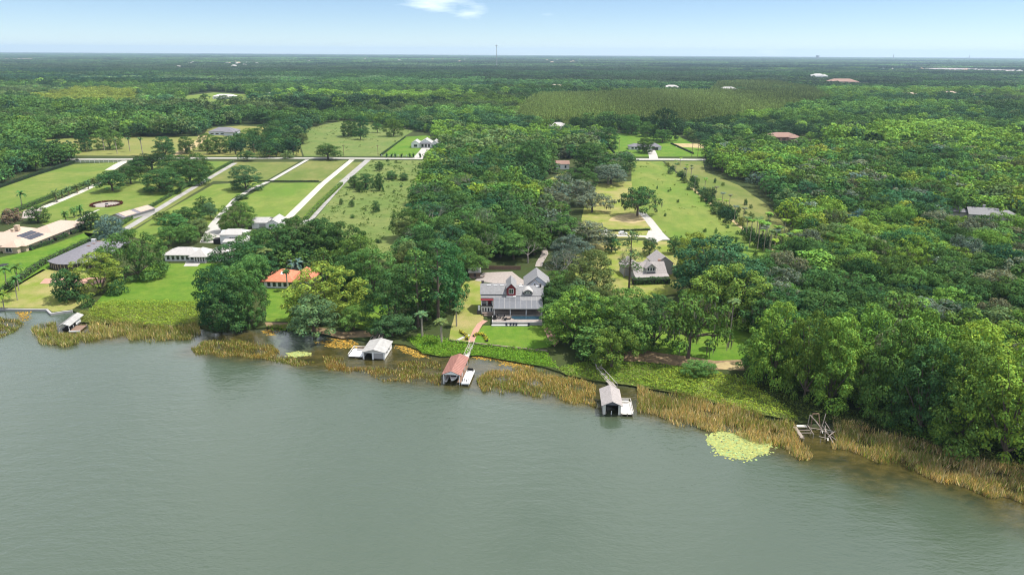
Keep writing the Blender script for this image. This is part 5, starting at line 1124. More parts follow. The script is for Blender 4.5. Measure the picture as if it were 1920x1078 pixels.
# small boathouse at the left
b_ = frame('small_boathouse', 113, 623, 8, 'small open boathouse with pale metal roof among the left reeds', 'boathouse', z=-.5); Wd, Ln, ze = 3.1, 10.0, 2.4
MB().gable_roof(0, Wd, 0, Ln, ze, .75, 'y', .4, .1).build('roof', 'white_roof', b_); ribs(b_, 0, Wd, 0, Ln, ze, .75, 9, 'white_roof', .4)
for x in (.08, Wd - .08):
    for y in (0, 2.9, 5.8, 8.5): MB().box(x - .08, x + .08, y - .08, y + .08, -1.2, ze).build('post', 'white', b_)
MB().box(Wd - .1, Wd, 4.8, 8.4, .3, 2.2).build('wall', 'white', b_); MB().box(.3, 3.1, 1, 7.5, .1, .7).build('boat_lift', 'dark', b_); planks(b_, Wd + .1, Wd + 3.6, -.8, 4.6, .5, 'brownwood', 10); MB().box(Wd + .1, Wd + 3.7, -1.1, -.82, .2, .7).build('deck_edge', 'white', b_); piles(b_, [(Wd + .3, -.8), (Wd + 3.4, -.8), (Wd + 3.4, 4.4)], -1.2, .9)
# collapsed dock
rd = frame('ruined_dock', 1500, 826, -2, 'collapsed grey wooden dock with leaning poles standing in the reeds', 'dock', z=-.5)
def pole(p, q, r=.09, mt='greywood'): MB().bar(p, q, r, 6).build('pole', mt, rd)
planks(rd, 0, .9, -.2, 5.4, .9, 'greywood', 10); planks(rd, 1.0, 3.5, 5.0, 6.0, 1.0, 'palewood', 5, 'y')
for p, q in (((0, -.3, -1), (-.1, .4, 1.3)), ((.9, -.3, -1), (.8, .2, 1.4)), ((0, 2.5, -1), (0, 2.6, 1.2)), ((3.6, 1.2, -1), (3.6, 1.2, 1.3)), ((3.6, 3, -1), (3.7, 3, 1.9)), ((3.7, 5.6, -1), (4.0, 5.8, 4.0)), ((4.6, -.8, -1), (4.7, -.7, 1.1)),
             ((.9, 2.2, .9), (3.6, 2.2, 1.0)), ((.9, 3.6, .9), (3.6, 3.4, 1.0)), ((3.6, 1.2, 1.2), (3.7, 5.6, 1.3)), ((3.7, 4.4, 1.2), (6.4, 3.8, 1.1)), ((4.7, .6, 1.0), (6.4, 0, .9)), ((6.2, 3.6, -.6), (7.9, 5.8, 4.6)), ((7.7, 5.2, 2.6), (9.4, .8, -.2)), ((6.6, 4.0, 1.0), (8.8, -.6, .6)), ((4.2, 5.9, 4.0), (6.6, 3.9, 1.2)), ((6.3, .4, -.4), (7.2, 3.6, 2.4))): pole(p, q, .1)
for p, q in (((5, 6.4, 0), (4.9, 6.3, 4.1)), ((4.9, 6.3, 4.1), (6.6, 6.8, 3.9)), ((6.6, 6.8, 3.9), (7.0, 5.5, .2))): pole(p, q, .13, 'brownwood')
for i in range(9):
    x, y = 6.4 + rnd.uniform(0, 2.0), rnd.uniform(-.6, 4.5); o = MB().box(-.12, .12, -1.1, 1.1, -.03, .03).build('plank', 'palewood' if i % 2 else 'greywood', rd); o.location = (x, y, .5 + rnd.random()); o.rotation_euler = (rnd.uniform(-.7, .7), rnd.uniform(-.4, .4), rnd.uniform(-1.2, 1.2))
for i in range(8): o = MB().slab([(4.3 + i * .3, 5.2, 3.6 - i * .3), (4.5 + i * .3, 5.2, 3.5 - i * .3), (4.6 + i * .3, 6.8, 3.5 - i * .3), (4.4 + i * .3, 6.8, 3.6 - i * .3)], .04).build('plank', 'greywood', rd)

# ---- parked cars
def car(px, py, rot, label, L=4.7, W=1.9, H=1.6, paint='carpaint', grp='cars parked by the grey house'):
    r = frame('parked_car', px, py, rot, label, 'car', grp); z = .1
    prof = [(-L / 2, .35), (-L / 2, .95), (-L / 2 + .25, 1.0), (-L * .36, H - .05), (-L * .30, H), (L * .10, H), (L * .24, 1.02), (L * .47, .88), (L / 2, .7), (L / 2, .35)]
    mb = MB(); n_ = len(prof); v = []
    for s in (-1, 1):
        for x, zz in prof: v.append((x, s * (W / 2 - (.16 if zz > 1.05 else 0)), zz + z))
    mb.add(v, [tuple(range(n_)), tuple(range(2 * n_ - 1, n_ - 1, -1))] + [(i, n_ + i, n_ + (i + 1) % n_, (i + 1) % n_) for i in range(n_)]); mb.build('body', paint, r)
    for s in (-1, 1): MB().box(-L * .33, L * .14, s * (W / 2 - .11) - .03, s * (W / 2 - .11) + .03, 1.12 + z, H - .12 + z).build('side_window', 'glass', r)
    MB().slab([(L * .245, -.7, 1.1 + z), (L * .245, .7, 1.1 + z), (L * .125, .68, H - .04 + z), (L * .125, -.68, H - .04 + z)], .03).build('windscreen', 'glass', r)
    for x in (-L * .3, L * .3):
        for s in (-1, 1): w_ = MB().bar((x, s * (W / 2 - .2), .36), (x, s * (W / 2 + .02), .36), .36, 12).build('wheel', 'rubber', r); MB().bar((x, s * (W / 2 + .02), .36), (x, s * (W / 2 + .04), .36), .2, 8).build('rim', 'steel', w_)
    for s in (-.65, .65): MB().box(L / 2 - .02, L / 2 + .02, s - .18, s + .18, .75 + z, .88 + z).build('headlight', 'glass', r)
car(1168, 440, 0, 'white car parked on the pale track left of the drive'); car(1136, 436, 75, 'white car half hidden under the oaks at the end of the track')

car(806, 292, 8, 'dark car parked beside the drive of the modern white house', 5.0, 2.0, 1.8, 'black', None)
# ================================================================== TREES
OAKS = ['oak%d' % i for i in range(6)]
EV = ['ever%d' % i for i in range(3)]
def pick(k): return rnd.choice({'oak': OAKS, 'ever': EV, 'pine': ['pine0', 'pine1', 'pine2'], 'shrub': ['shrub0', 'shrub1', 'shrub2'], 'moss': ['moss0', 'moss1'], 'bare': ['bare0', 'bare1'], 'sabal': ['sabal0', 'sabal1']}.get(k, [k]))
OCC = []                                          # world circles already taken by single trees
def hero(x, yb, yt, w, kind, tint, label, group=None, fronds=False):
    b = G(x, yb); hgt = height_to(x, yb, yt); key = pick(kind) if not (kind in ('oak', 'ever') and hgt > 14.5) else 'oakbig%d' % rnd.randrange(3); p = PROTO[key]; wm = w * proj(b)[2] / FOC
    OCC.append((b.x, b.y, wm * .42))
    return plant(key, b, rnd.uniform(0, 6.28) if not fronds else 0, wm / 2 / p['R'], hgt / p['H'], vary(TINT[tint], .08), label, group, fronds)
H_ = [
 # shore, left to right
 (130, 562, 504, 56, 'ever', 'D', 'dark rounded tree on the lawn corner beside the left reeds'), (190, 548, 472, 72, 'oak', 'Y', 'yellow green tree in front of the slate house'),
 (260, 522, 430, 92, 'ever', 'M', 'big deep green tree between the slate house and the long white house'), (166, 574, 548, 28, 'shrub', 'D', 'dark shrub under the lawn corner tree'), (222, 552, 520, 34, 'shrub', 'D', 'dark shrub at the foot of the yellow green tree'),
 (212, 458, 404, 56, 'oak', 'G', 'greyish oak beside the end of the clipped hedge'), (171, 430, 394, 34, 'ever', 'K', 'blackish conical tree behind the tan house wing'), (72, 417, 384, 34, 'ever', 'D', 'dark dense tree at the tan house drive'), (22, 416, 388, 42, 'shrub', 'R', 'reddish shrub beside the tan house drive'),
 (412, 612, 500, 84, 'ever', 'D', 'tall left half of the dark wall of trees on the shore'), (444, 616, 520, 70, 'ever', 'D', 'middle of the dark wall of shore trees left of the orange roof'), (468, 612, 514, 58, 'ever', 'M', 'right edge of the dark shore trees beside the orange roofed house'),
 (560, 600, 552, 40, 'shrub', 'D', 'dark bush left of the olive willow by the shore'), (590, 630, 556, 92, 'oak', 'O', 'grey olive willowy tree leaning over the shallows'), (612, 600, 494, 112, 'oak', 'Y', 'yellow green tree hiding the right end of the orange roof'), (540, 545, 505, 22, 'sabal0', 'D', 'small dark palm before the orange roof'),
 (655, 555, 478, 60, 'oak', 'D', 'dark tree behind the yellow green tree'), (700, 560, 466, 88, 'oak', 'M', 'tall green tree at the shore lawn\'s far side'), (664, 618, 572, 50, 'oak', 'M', 'low rounded tree on the shore left of the white boathouse'), (738, 616, 508, 84, 'oak', 'D', 'large dark tree behind the white boathouse'), (736, 630, 590, 60, 'oak', 'T', 'low dark tree overhanging the bank by the boathouse boardwalk'),
 (784, 612, 466, 70, 'pine', 'M', 'tall feathery tree left of the central shore group'), (822, 606, 452, 84, 'pine', 'D', 'tallest feathery tree of the central shore group'), (850, 580, 462, 66, 'oak', 'M', 'tall olive tree at the left edge of the house lawn'), (800, 600, 520, 60, 'oak', 'D', 'dark tree under the tall feathery pair'),
 (792, 634, 584, 36, 'sabal0', 'O', 'shaggy palm left of the bank palm pair'), (828, 644, 598, 38, 'sabal0', 'O', 'shaggy palm on the bank left of the red boathouse'), (856, 612, 578, 24, 'sabal1', 'O', 'palm leaning over the left house lawn'),
 # right of the lake house
 (1084, 646, 540, 100, 'oak', 'B', 'large bright tree hiding the right end of the pool terrace'), (1146, 690, 614, 80, 'oak', 'M', 'bright low tree at the head of the bent boardwalk'), (1110, 640, 556, 70, 'oak', 'M', 'green tree behind the bright boardwalk tree'), (1176, 652, 540, 96, 'oak', 'M', 'broad green tree right of the boardwalk'), (1226, 648, 552, 74, 'oak', 'D', 'dark tree left of the mossy shore oak'),
 (1290, 672, 546, 104, 'moss', 'M', 'mossy oak with bare trunk on the shaded shore lawn'), (1366, 652, 560, 36, 'washing0', 'O', 'tall slim fan palm on the shore lawn'), (1370, 604, 496, 118, 'oak', 'Y', 'yellow green tree above the shore lawn'), (1335, 560, 442, 158, 'oak', 'T', 'huge dark green domed tree right of the grey house'), (1300, 510, 436, 80, 'oak', 'Y', 'tree with yellow flowering top behind the dark dome'),
 (1306, 704, 676, 52, 'oak', 'M', 'round bush on the bank below the mossy oak'), (1179, 548, 432, 58, 'pine', 'O', 'tall lone pine left of the grey house'), (1170, 520, 470, 40, 'bare', 'G', 'thin greyish tree beside the lone pine'), (1108, 560, 470, 96, 'oak', 'O', 'olive tree right of the lake house roof'), (1052, 540, 466, 70, 'bare', 'G', 'pale grey half bare tree beside the lake house gable'), (1068, 500, 440, 70, 'oak', 'G', 'greyish oak right of the narrow drive'),
 (1264, 475, 442, 26, 'ever', 'D', 'small dark conical tree behind the grey house'), (1218, 478, 446, 34, 'oak', 'T', 'rounded tree behind the grey house roof'), (1146, 474, 436, 24, 'ever', 'D', 'dark upright conifer left of the parked car'),
 (1195, 405, 350, 70, 'moss', 'D', 'lone mossy oak on bare sand beside the concrete drive'), (1145, 345, 308, 64, 'oak', 'G', 'greyish oak at the upper edge of the mid yard'), (1086, 385, 338, 62, 'moss', 'G', 'grey mossy oak left of the mid yard'), (1110, 398, 362, 56, 'moss', 'G', 'drooping mossy oak at the mid yard edge'), (1086, 354, 314, 56, 'oak', 'D', 'dark oak right below the white cottage'),
 (1100, 465, 416, 90, 'oak', 'G', 'pale oak row member nearest the parked cars'), (1060, 460, 408, 80, 'oak', 'M', 'green oak left of the pale oak by the parked cars'), (1140, 345, 326, 30, 'sabal0', 'G', 'lone palm at the upper mid yard'),
 # left lawns and pastures
 (212, 358, 320, 54, 'oak', 'D', 'dark oak left of the pair on the ring garden lawn'), (246, 345, 310, 44, 'oak', 'D', 'small dark oak between the lawn oaks and palm drive'), (304, 360, 318, 74, 'oak', 'D', 'wide dark oak on the ring garden lawn'), (356, 346, 300, 64, 'oak', 'D', 'dark oak right of the wide lawn oak'), (330, 326, 290, 60, 'oak', 'D', 'oak behind the wide lawn oak'), (372, 328, 288, 52, 'oak', 'D', 'rightmost oak of the ring garden lawn grove'), (286, 320, 286, 54, 'oak', 'K', 'blackish oak at the back of the lawn grove'), (262, 322, 296, 44, 'oak', 'D', 'back left oak of the lawn grove'),
 (461, 357, 310, 54, 'ever', 'T', 'big lone dark tree in the olive pasture'), (447, 432, 378, 56, 'ever', 'M', 'big round tree beside the white garage'), (452, 374, 364, 22, 'ever', 'D', 'small dark tree on the concrete track'), (383, 402, 368, 30, 'ever', 'D', 'dark upright tree above the white annex'), (356, 420, 388, 44, 'oak', 'D', 'dark tree in the grove left of the annex drive'), (330, 440, 400, 46, 'oak', 'M', 'green tree in the grove above the long white house'), (352, 455, 420, 50, 'oak', 'M', 'broad tree right behind the long white house'), (318, 462, 425, 40, 'oak', 'M', 'tree at the left of the grove above the long white house'), (376, 440, 410, 40, 'oak', 'O', 'olive tree beside the annex drive'), (310, 420, 396, 30, 'oak', 'D', 'small tree at the upper left of the annex grove'), (396, 410, 380, 30, 'oak', 'O', 'olive bush like tree above the annex drive bend'), (390, 452, 436, 22, 'shrub', 'O', 'olive shrub in the annex drive circle'),
 (452, 520, 452, 96, 'oak', 'D', 'dark tree right of the long white house'), (480, 488, 432, 66, 'oak', 'M', 'green tree between annex and orange roof'), (500, 520, 466, 42, 'sabal1', 'O', 'tall palm behind the orange roof\'s left end'), (526, 500, 420, 80, 'oak', 'D', 'dark tree behind the orange roof'), (566, 490, 406, 90, 'oak', 'D', 'dark tree at the foot of the white drive'), (606, 488, 410, 88, 'oak', 'D', 'dark tree at the foot of the grey drive'), (646, 496, 416, 78, 'oak', 'D', 'dark tree at the lower left corner of the scrub field'), (676, 520, 440, 66, 'oak', 'M', 'green tree at the bottom of the scrub field'), (556, 520, 484, 44, 'date0', 'G', 'greyish palm directly behind the orange roof'), (584, 520, 488, 36, 'date0', 'O', 'small palm right of the greyish palm'),
 (480, 540, 478, 60, 'oak', 'M', 'green tree against the left end of the orange roof'), (430, 560, 500, 60, 'oak', 'M', 'green tree behind the dark shore wall of trees'),
 (420, 196, 178, 24, 'oak', 'D', 'dark oak beside the long pale house in the far clearing'), (384, 190, 176, 16, 'oak', 'D', 'dark tree left of the long pale house in the far clearing'), (440, 196, 180, 20, 'oak', 'D', 'second dark oak right of the far pale house'), (360, 200, 186, 20, 'oak', 'M', 'tree at the left end of the far clearing'), (455, 206, 188, 22, 'oak', 'M', 'tree at the right end of the far clearing'), (350, 208, 190, 26, 'oak', 'D', 'dark tree below the left end of the far clearing'), (448, 214, 196, 26, 'oak', 'D', 'dark tree below the right end of the far clearing'),
 (500, 262, 232, 30, 'oak', 'D', 'dark oak above the left meadow, right of the blue grey roof'), (470, 262, 240, 26, 'oak', 'M', 'green oak just right of the blue grey roof'), (615, 299, 270, 48, 'oak', 'D', 'lone dark oak on the far road'), (464, 302, 283, 28, 'oak', 'D', 'small tree on the far road left of the lone oak'), (540, 297, 280, 26, 'shrub', 'O', 'olive bush by the far road'), (490, 296, 282, 22, 'shrub', 'O', 'small bush by the far road'),
 (654, 256, 226, 34, 'oak', 'D', 'dark tree in the far field, left of three'), (677, 252, 216, 26, 'oak', 'D', 'dark tree in the far field, middle of three'), (676, 262, 240, 24, 'oak', 'D', 'small dark tree below the far field trio'), (738, 256, 223, 30, 'ever', 'M', 'tall rounded tree alone in the far field'), (708, 249, 230, 18, 'oak', 'M', 'thin tree between the far field trees'), (568, 270, 250, 22, 'oak', 'O', 'small pale tree at the left of the far field'),
 (310, 295, 256, 46, 'oak', 'D', 'tree at the sandy track near the left meadow'), (350, 288, 256, 32, 'ever', 'D', 'rounded tree right of the sandy track'), (160, 284, 244, 30, 'oak', 'D', 'dark tree standing in the dry meadow, left of two'), (206, 280, 240, 42, 'oak', 'M', 'green tree standing in the dry meadow, right of two'), (390, 283, 250, 30, 'oak', 'M', 'green tree before the blue grey roof'), (412, 288, 256, 34, 'ever', 'D', 'dark tree right below the blue grey roof'),
 (1000, 334, 262, 64, 'oak', 'D', 'tall dark oak left of the white cottage'), (1105, 320, 268, 70, 'oak', 'D', 'dark oak right of the white cottage'), (1140, 278, 238, 42, 'oak', 'D', 'dark oak left of the ranch house'), (1246, 264, 202, 44, 'ever', 'K', 'tall blackish tree behind the ranch house'), (1208, 287, 258, 30, 'oak', 'D', 'oak directly in front of the ranch house'), (1242, 268, 242, 28, 'oak', 'M', 'tree right behind the ranch house'), (1184, 252, 214, 40, 'oak', 'M', 'tall oak on the lawn behind the ranch house'), (1214, 256, 228, 30, 'oak', 'M', 'second oak on the lawn behind the ranch house'),
 # the wall of trees above the right-hand reeds
 (1446, 720, 566, 100, 'ever', 'B', 'bright green tree at the left end of the tree wall above the reeds'), (1508, 746, 585, 86, 'ever', 'M', 'green tree second from the left in the tree wall above the reeds'), (1556, 758, 592, 96, 'oak', 'B', 'bright tree directly behind the collapsed dock'), (1668, 790, 604, 110, 'ever', 'M', 'green tree right of the one behind the collapsed dock'),
 (1604, 732, 572, 110, 'oak', 'B', 'bright round topped tree above and right of the collapsed dock'), (1704, 768, 580, 120, 'oak', 'B', 'bright high crowned tree in the right tree wall'), (1722, 814, 640, 100, 'ever', 'D', 'dark tree low in the right tree wall'), (1794, 836, 636, 120, 'ever', 'M', 'green tree near the right end of the tree wall'), (1800, 790, 600, 110, 'oak', 'B', 'bright tree behind the right end of the tree wall'),
 (1880, 864, 645, 140, 'ever', 'B', 'bright spreading tree at the right edge above the reeds'), (1766, 832, 770, 60, 'oak', 'B', 'low light green bushy tree at the reed edge on the right'), (1476, 700, 585, 90, 'moss', 'M', 'mossy tree behind the left end of the tree wall'), (1664, 760, 600, 80, 'moss', 'G', 'grey mossy tree inside the right tree wall'),
]
for a in H_: hero(*a)
for x, yb, yt, w, l in ((36, 545, 492, 36, 'feather palm before the tan house, right of a pair'), (14, 542, 496, 34, 'feather palm at the left edge, left of a pair'), (33, 563, 515, 34, 'slim palm leaning on the lawn corner by the seawall'), (42, 392, 357, 28, 'feather palm at the end of the pale drive'), (8, 580, 545, 40, 'feather palm at the left edge above the seawall')):
    hero(x, yb, yt, w, 'coco0', 'M', l, None, True)
for i, (x, y, s) in enumerate(((107, 379, 24), (166, 355, 18), (178, 349, 17), (130, 367, 18), (146, 362, 18), (118, 372, 16), (190, 343, 16))): hero(x, y, y - s, s * .95, 'date0', 'O', 'bushy palm beside the pale drive on the left', 'palms along the pale drive')
for i, (x, y) in enumerate(((124, 414), (140, 408), (152, 404))): hero(x, y, y - 20, 20, 'date0', 'M', 'low palm clump member on the lawn behind the tan house', 'low palms behind the tan house')
for i in range(4): hero(196 + i * 24, 284 + rnd.uniform(-2, 8), 258 + rnd.uniform(-3, 3), 13, 'sabal1', 'O', 'thin palm in the dry meadow along the far road', 'palms in the dry meadow')
for i in range(8): hero(722 + i * 11 + rnd.uniform(-3, 3), 296, 288, 8, 'palmetto0', 'D', 'tiny palm planted along the far road', 'small palms on the far road')
# tall thin palms and bushes of the palm row
row = [(1250, 306), (1268, 322), (1282, 336), (1300, 350), (1320, 366), (1340, 386), (1352, 398), (1372, 410), (1392, 428), (1412, 446), (1430, 462), (1452, 470)]
for i in range(26):
    t = rnd.random() * (len(row) - 1.01); k = int(t); f_ = t - k; x = row[k][0] + (row[k + 1][0] - row[k][0]) * f_ + rnd.uniform(-6, 22); y = row[k][1] + (row[k + 1][1] - row[k][1]) * f_ + rnd.uniform(-4, 6); s = 1 + (y - 300) / 130
    hero(x, y, y - rnd.uniform(13, 20) * s, 9.5 * s * .9, 'washing0', rnd.choice('OGB'), 'tall thin fan palm in the row dividing the right-hand fields', 'fan palms of the dividing row')
for i, (x, y, s) in enumerate(((1405, 462, 52), (1416, 455, 48), (1432, 470, 54), (1442, 480, 50), (1452, 470, 48), (1420, 468, 56), (1460, 488, 50), (1474, 482, 46), (1448, 492, 44), (1484, 478, 46), (1398, 446, 40), (1438, 440, 42), (1468, 452, 42), (1490, 470, 40), (1500, 484, 34), (1512, 486, 30))):
    hero(x, y, y - s, 22, 'washing0', rnd.choice('OBB'), 'tall slender fan palm in the stand at the lower end of the palm row', 'fan palm stand at the end of the row')
for i in range(46):
    t = rnd.random() * (len(row) - 1.01); k = int(t); f_ = t - k; x = row[k][0] + (row[k + 1][0] - row[k][0]) * f_ + rnd.uniform(-14, 14); y = row[k][1] + (row[k + 1][1] - row[k][1]) * f_ + rnd.uniform(-4, 5); s = 1 + (y - 300) / 130
    hero(x, y, y - rnd.uniform(7, 13) * s, rnd.uniform(10, 18) * s * .8, 'shrub', rnd.choice('DKO'), 'dark bush under the fan palms of the dividing row', 'bushes of the palm row')
for i in range(26):
    x, y = random_in([(1190, 306), (1240, 306), (1440, 474), (1400, 490), (1262, 448), (1200, 385)], 1)[0]; s = 1 + (y - 300) / 130
    hero(x, y, y - rnd.uniform(3, 6) * s, rnd.uniform(2.5, 4.5) * s, 'shrub', rnd.choice('DMD'), 'small dark sapling dotted over the lime green field', 'saplings in the lime field')
for i in range(16):
    x, y = random_in([(1260, 306), (1316, 304), (1380, 350), (1470, 430), (1470, 466), (1380, 405)], 1)[0]; s = 1 + (y - 300) / 130
    hero(x, y, y - rnd.uniform(4, 9) * s, rnd.uniform(4, 7) * s, 'shrub', 'D', 'small dark sapling in the meadow right of the palm row', 'saplings right of the palm row')
for i in range(42):
    x, y = random_in(SCR, 1)[0]
    if y > 400 and rnd.random() < .5: y = 303 + rnd.random() * 90; x = 700 + rnd.random() * 90
    s = .8 + (y - 300) / 150; big_ = rnd.random() < .3
    hero(x, y, y - rnd.uniform(2.5, 4.5) * s * (2 if big_ else 1), rnd.uniform(3.5, 6) * s * (1.4 if big_ else 1), 'shrub', rnd.choice('DKMO'), 'dark scrub bush of the rough field left of the central wood', 'bushes of the rough field')
for x, y, h_, w in ((686, 355, 30, 26), (712, 358, 34, 16), (664, 352, 24, 20), (674, 360, 20, 14), (703, 352, 14, 9), (735, 336, 16, 22), (758, 338, 14, 18), (705, 398, 22, 12), (660, 388, 14, 9), (640, 384, 12, 7), (712, 320, 18, 14)): hero(x, y, y - h_, w, 'ever', 'D', 'dark young evergreen in the rough field beside the grey drive', 'young evergreens of the rough field')

# ---- woods: every tree placed, the largest in view kept as single objects
ZT = []                                           # (x, y, h, w, key, tint letter, where, group)
FULL = list(FARCLEAR)
def zone(poly, s, h0, h1, w0, w1, kinds, tints, where, group, px=True):
    w = PW(poly) if px else poly; p = jitter_grid(w, s)
    for c in FULL:
        if len(p): p = p[~inside(p, c)]
    if OCC and len(p):
        oc = np.array(OCC); d = np.sqrt(((p[:, None, :] - oc[None, :, :2]) ** 2).sum(-1)); p = p[~((d < oc[None, :, 2] * .75 + s * .18).any(1))]
    for x, y in p:
        k = math.sin(x * .021 + 1.7 * math.sin(y * .016)) * math.sin(y * .019 + .7) * .5 + .5
        q = tints[min(len(tints) - 1, int(max(0, rnd.gauss(k, .30)) * len(tints)))] 
        ZT.append((x, y, rnd.uniform(h0, h1), rnd.uniform(w0, w1), pick(rnd.choice(kinds)), q, where, group))
DENSE = ['oak'] * 7 + ['ever'] * 2
RC = PW([(1758, 452), (1764, 404), (1905, 408), (1935, 440), (1915, 458)]); FULL.append(RC); FULL.append(PW([(1030, 352), (1034, 300), (1074, 300), (1080, 345)]))
FULL.append(PW([(1000, 416), (1020, 416), (1034, 476), (1020, 500), (1004, 500), (1010, 470)]))
zone([(806, 304), (850, 285), (960, 268), (1000, 300), (1000, 352), (1006, 420), (1014, 470), (1004, 498), (905, 500), (868, 520), (790, 520), (756, 500), (770, 440), (776, 395), (802, 345)], 9.4, 10, 16, 11, 16.5, DENSE + ['bare'] * 1, 'DTDMMDMOMB', 'in the dense wood left of the narrow drive', 'central wood')
zone([(1000, 372), (1050, 352), (1076, 350), (1062, 385), (1056, 440), (1048, 470), (1026, 462), (1014, 420)], 9.0, 9, 12.5, 9, 13, ['oak', 'oak', 'moss', 'oak', 'bare'], 'GDGMOG', 'between the narrow drive and the mid yard', 'wood right of the narrow drive')
zone([(1034, 530), (1090, 560), (1130, 600), (1190, 640), (1210, 625), (1230, 640), (1200, 655), (1150, 668), (1060, 668), (1034, 640)], 9.6, 9, 13, 11, 15, ['oak', 'oak', 'ever'], 'MDMDMO', 'on the shore between lake house and grey house', 'shore wood in the middle')
zone([(1330, 292), (1336, 318), (1400, 342), (1452, 380), (1484, 425), (1498, 470), (1440, 515), (1400, 560), (1420, 640), (1400, 706), (1480, 748), (1580, 768), (1700, 810), (1850, 852), (1960, 890), (2120, 960), (2360, 900), (2500, 560), (2500, 292)], 10.0, 10, 17, 12, 18, DENSE + ['moss', 'oak', 'oak'], 'DTMDMGBOMBYB', 'in the great wood on the right', 'great wood on the right')
zone([(1400, 694), (1480, 748), (1580, 772), (1700, 808), (1850, 850), (1960, 886), (2080, 930), (2100, 900), (1900, 838), (1700, 770), (1560, 728), (1470, 690)], 5.0, 4, 8.5, 5, 8, ['ever', 'ever', 'oak', 'sabal'], 'DMDMB', 'at the foot of the right-hand wood above the reeds', 'edge of the great wood')
zone([(-500, 398), (-300, 380), (0, 346), (58, 325), (140, 300), (136, 290), (60, 290), (-300, 290)], 9, 10, 15, 10, 14, DENSE, 'TDMDKM', 'beyond the far left lawn', 'wood at the far left')
zone([(-900, 640), (-600, 590), (-100, 570), (-90, 400), (-500, 398)], 12, 9, 13, 10, 13, DENSE, 'DM', 'left of the tan house', 'trees left of the tan house')
zone([(430, 512), (520, 470), (640, 490), (690, 520), (650, 545), (540, 520), (450, 540)], 8.5, 8, 12, 9, 12, DENSE, 'DDMK', 'behind the orange roofed house', 'trees behind the orange roof')
zone([(742, 500), (780, 490), (840, 520), (852, 590), (800, 620), (760, 600)], 8.5, 11, 16, 8, 12, ['oak', 'pine', 'oak'], 'DOMD', 'in the shore grove left of the lake house', 'shore grove left of the house')
zone([(500, 297), (506, 262), (520, 236), (560, 232), (572, 252), (556, 270), (552, 292)], 12, 10, 14, 11, 15, ['oak', 'ever'], 'DDK', 'in the far field grove across the road', 'far field grove')
zone([(422, 282), (440, 262), (500, 262), (498, 290), (440, 290)], 13, 9, 12, 9, 12, ['oak'], 'DK', 'in the grove right of the blue grey roof', 'grove by the blue grey roof')
zone([(944, 300), (960, 268), (1120, 258), (1136, 296), (1060, 300), (1030, 330)], 9.5, 9, 14, 10, 14, DENSE, 'DMDTG', 'around the white cottage', 'trees around the cottage')
zone([(1100, 330), (1122, 300), (1184, 304), (1182, 326), (1150, 338)], 9.5, 8.5, 11.5, 9, 12, ['oak', 'moss', 'oak'], 'DGDO', 'below the right-hand road at the top of the mid yard', 'oaks at the top of the mid yard')
zone([(1310, 545), (1400, 555), (1400, 600), (1330, 600)], 9, 10, 13, 9, 13, ['oak'], 'DM', 'right of the grey house yard', 'trees right of the grey house yard')
# everything farther, as far as single crowns are told apart
CLEARPX = [[(58, 300), (62, 264), (160, 258), (384, 257), (390, 240), (452, 232), (520, 236), (562, 262), (576, 240), (640, 227), (770, 244), (806, 250), (832, 282), (832, 300)],
           [(334, 206), (348, 178), (400, 172), (464, 176), (474, 200), (432, 214)], [(1122, 300), (1114, 272), (1150, 248), (1272, 254), (1326, 280), (1330, 300)]]
FULL += [PW(c) for c in CLEARPX]
PLANT = PW([(960, 232), (975, 205), (1010, 184), (1120, 182), (1200, 176), (1330, 178), (1345, 160), (1440, 156), (1530, 172), (1560, 196), (1500, 214), (1380, 226), (1320, 240), (1150, 230), (1050, 238)])
far_poly = [(-1400, 616), (-1400, 620), (1400, 620), (1900, 1750), (-1900, 1750)]
zp = jitter_grid(far_poly, 12.5); keep = np.abs(zp[:, 0]) < zp[:, 1] * .86; zp = zp[keep]
for c in FULL: zp = zp[~inside(zp, c)]
right = PW([(1330, 292), (2500, 292), (2500, 300), (1330, 300)]); inpl = inside(zp, PLANT); zp = zp[~inpl]
oc = np.array(OCC); d = np.zeros(len(zp), bool)
for x, y, r in OCC:
    if y > 600: d |= ((zp[:, 0] - x) ** 2 + (zp[:, 1] - y) ** 2) < (r + 3) ** 2
zp = zp[~d]
tl = np.array([TINT[c] for c in 'KDTDMMOMBMOB'])
def stands(p, n, x, y0, y1, sx):
    """stands of one kind of wood: nearest of n random centres, wider than deep"""
    c = np.stack([rng.uniform(-x, x, n), y0 + (y1 - y0) * rng.random(n) ** 1.4], 1); q = p * np.array([1 / sx, 1]); cc = c * np.array([1 / sx, 1]); w = q + np.stack([18 * np.sin(p[:, 1] * .02), 22 * np.sin(p[:, 0] * .017) + 9 * np.sin(p[:, 0] * .06)], 1) * (y0 / 640)
    out = np.zeros(len(p), int)
    for i in range(0, len(p), 4000): out[i:i + 4000] = ((w[i:i + 4000, None, :] - cc[None]) ** 2).sum(-1).argmin(1)
    return out
sd = stands(zp, 150, 1500, 600, 1750, 2.4)
sk = rng.choice(len(tl), 150); sbr = np.exp(rng.normal(0, .26, 150)); ssz = rng.uniform(.8, 1.5, 150)
mixk = np.where(rng.random(len(zp)) < .72, sk[sd], rng.integers(0, len(tl), len(zp)))
ft = tl[mixk] * sbr[sd][:, None] * np.exp(rng.normal(0, .14, (len(zp), 1)))
ylw = inside(zp, PW([(90, 206), (255, 204), (262, 176), (150, 172), (60, 190)])); ft[ylw] = np.array([.19, .24, .045]) * np.exp(rng.normal(0, .15, (ylw.sum(), 1)))
fsz = 1.18 * ssz[sd][:, None] * rng.uniform(.72, 1.25, (len(zp), 1)) * rng.uniform(.88, 1.12, (len(zp), 3)); fsz[:, 1] = fsz[:, 0]; fsz[:, 2] *= .95
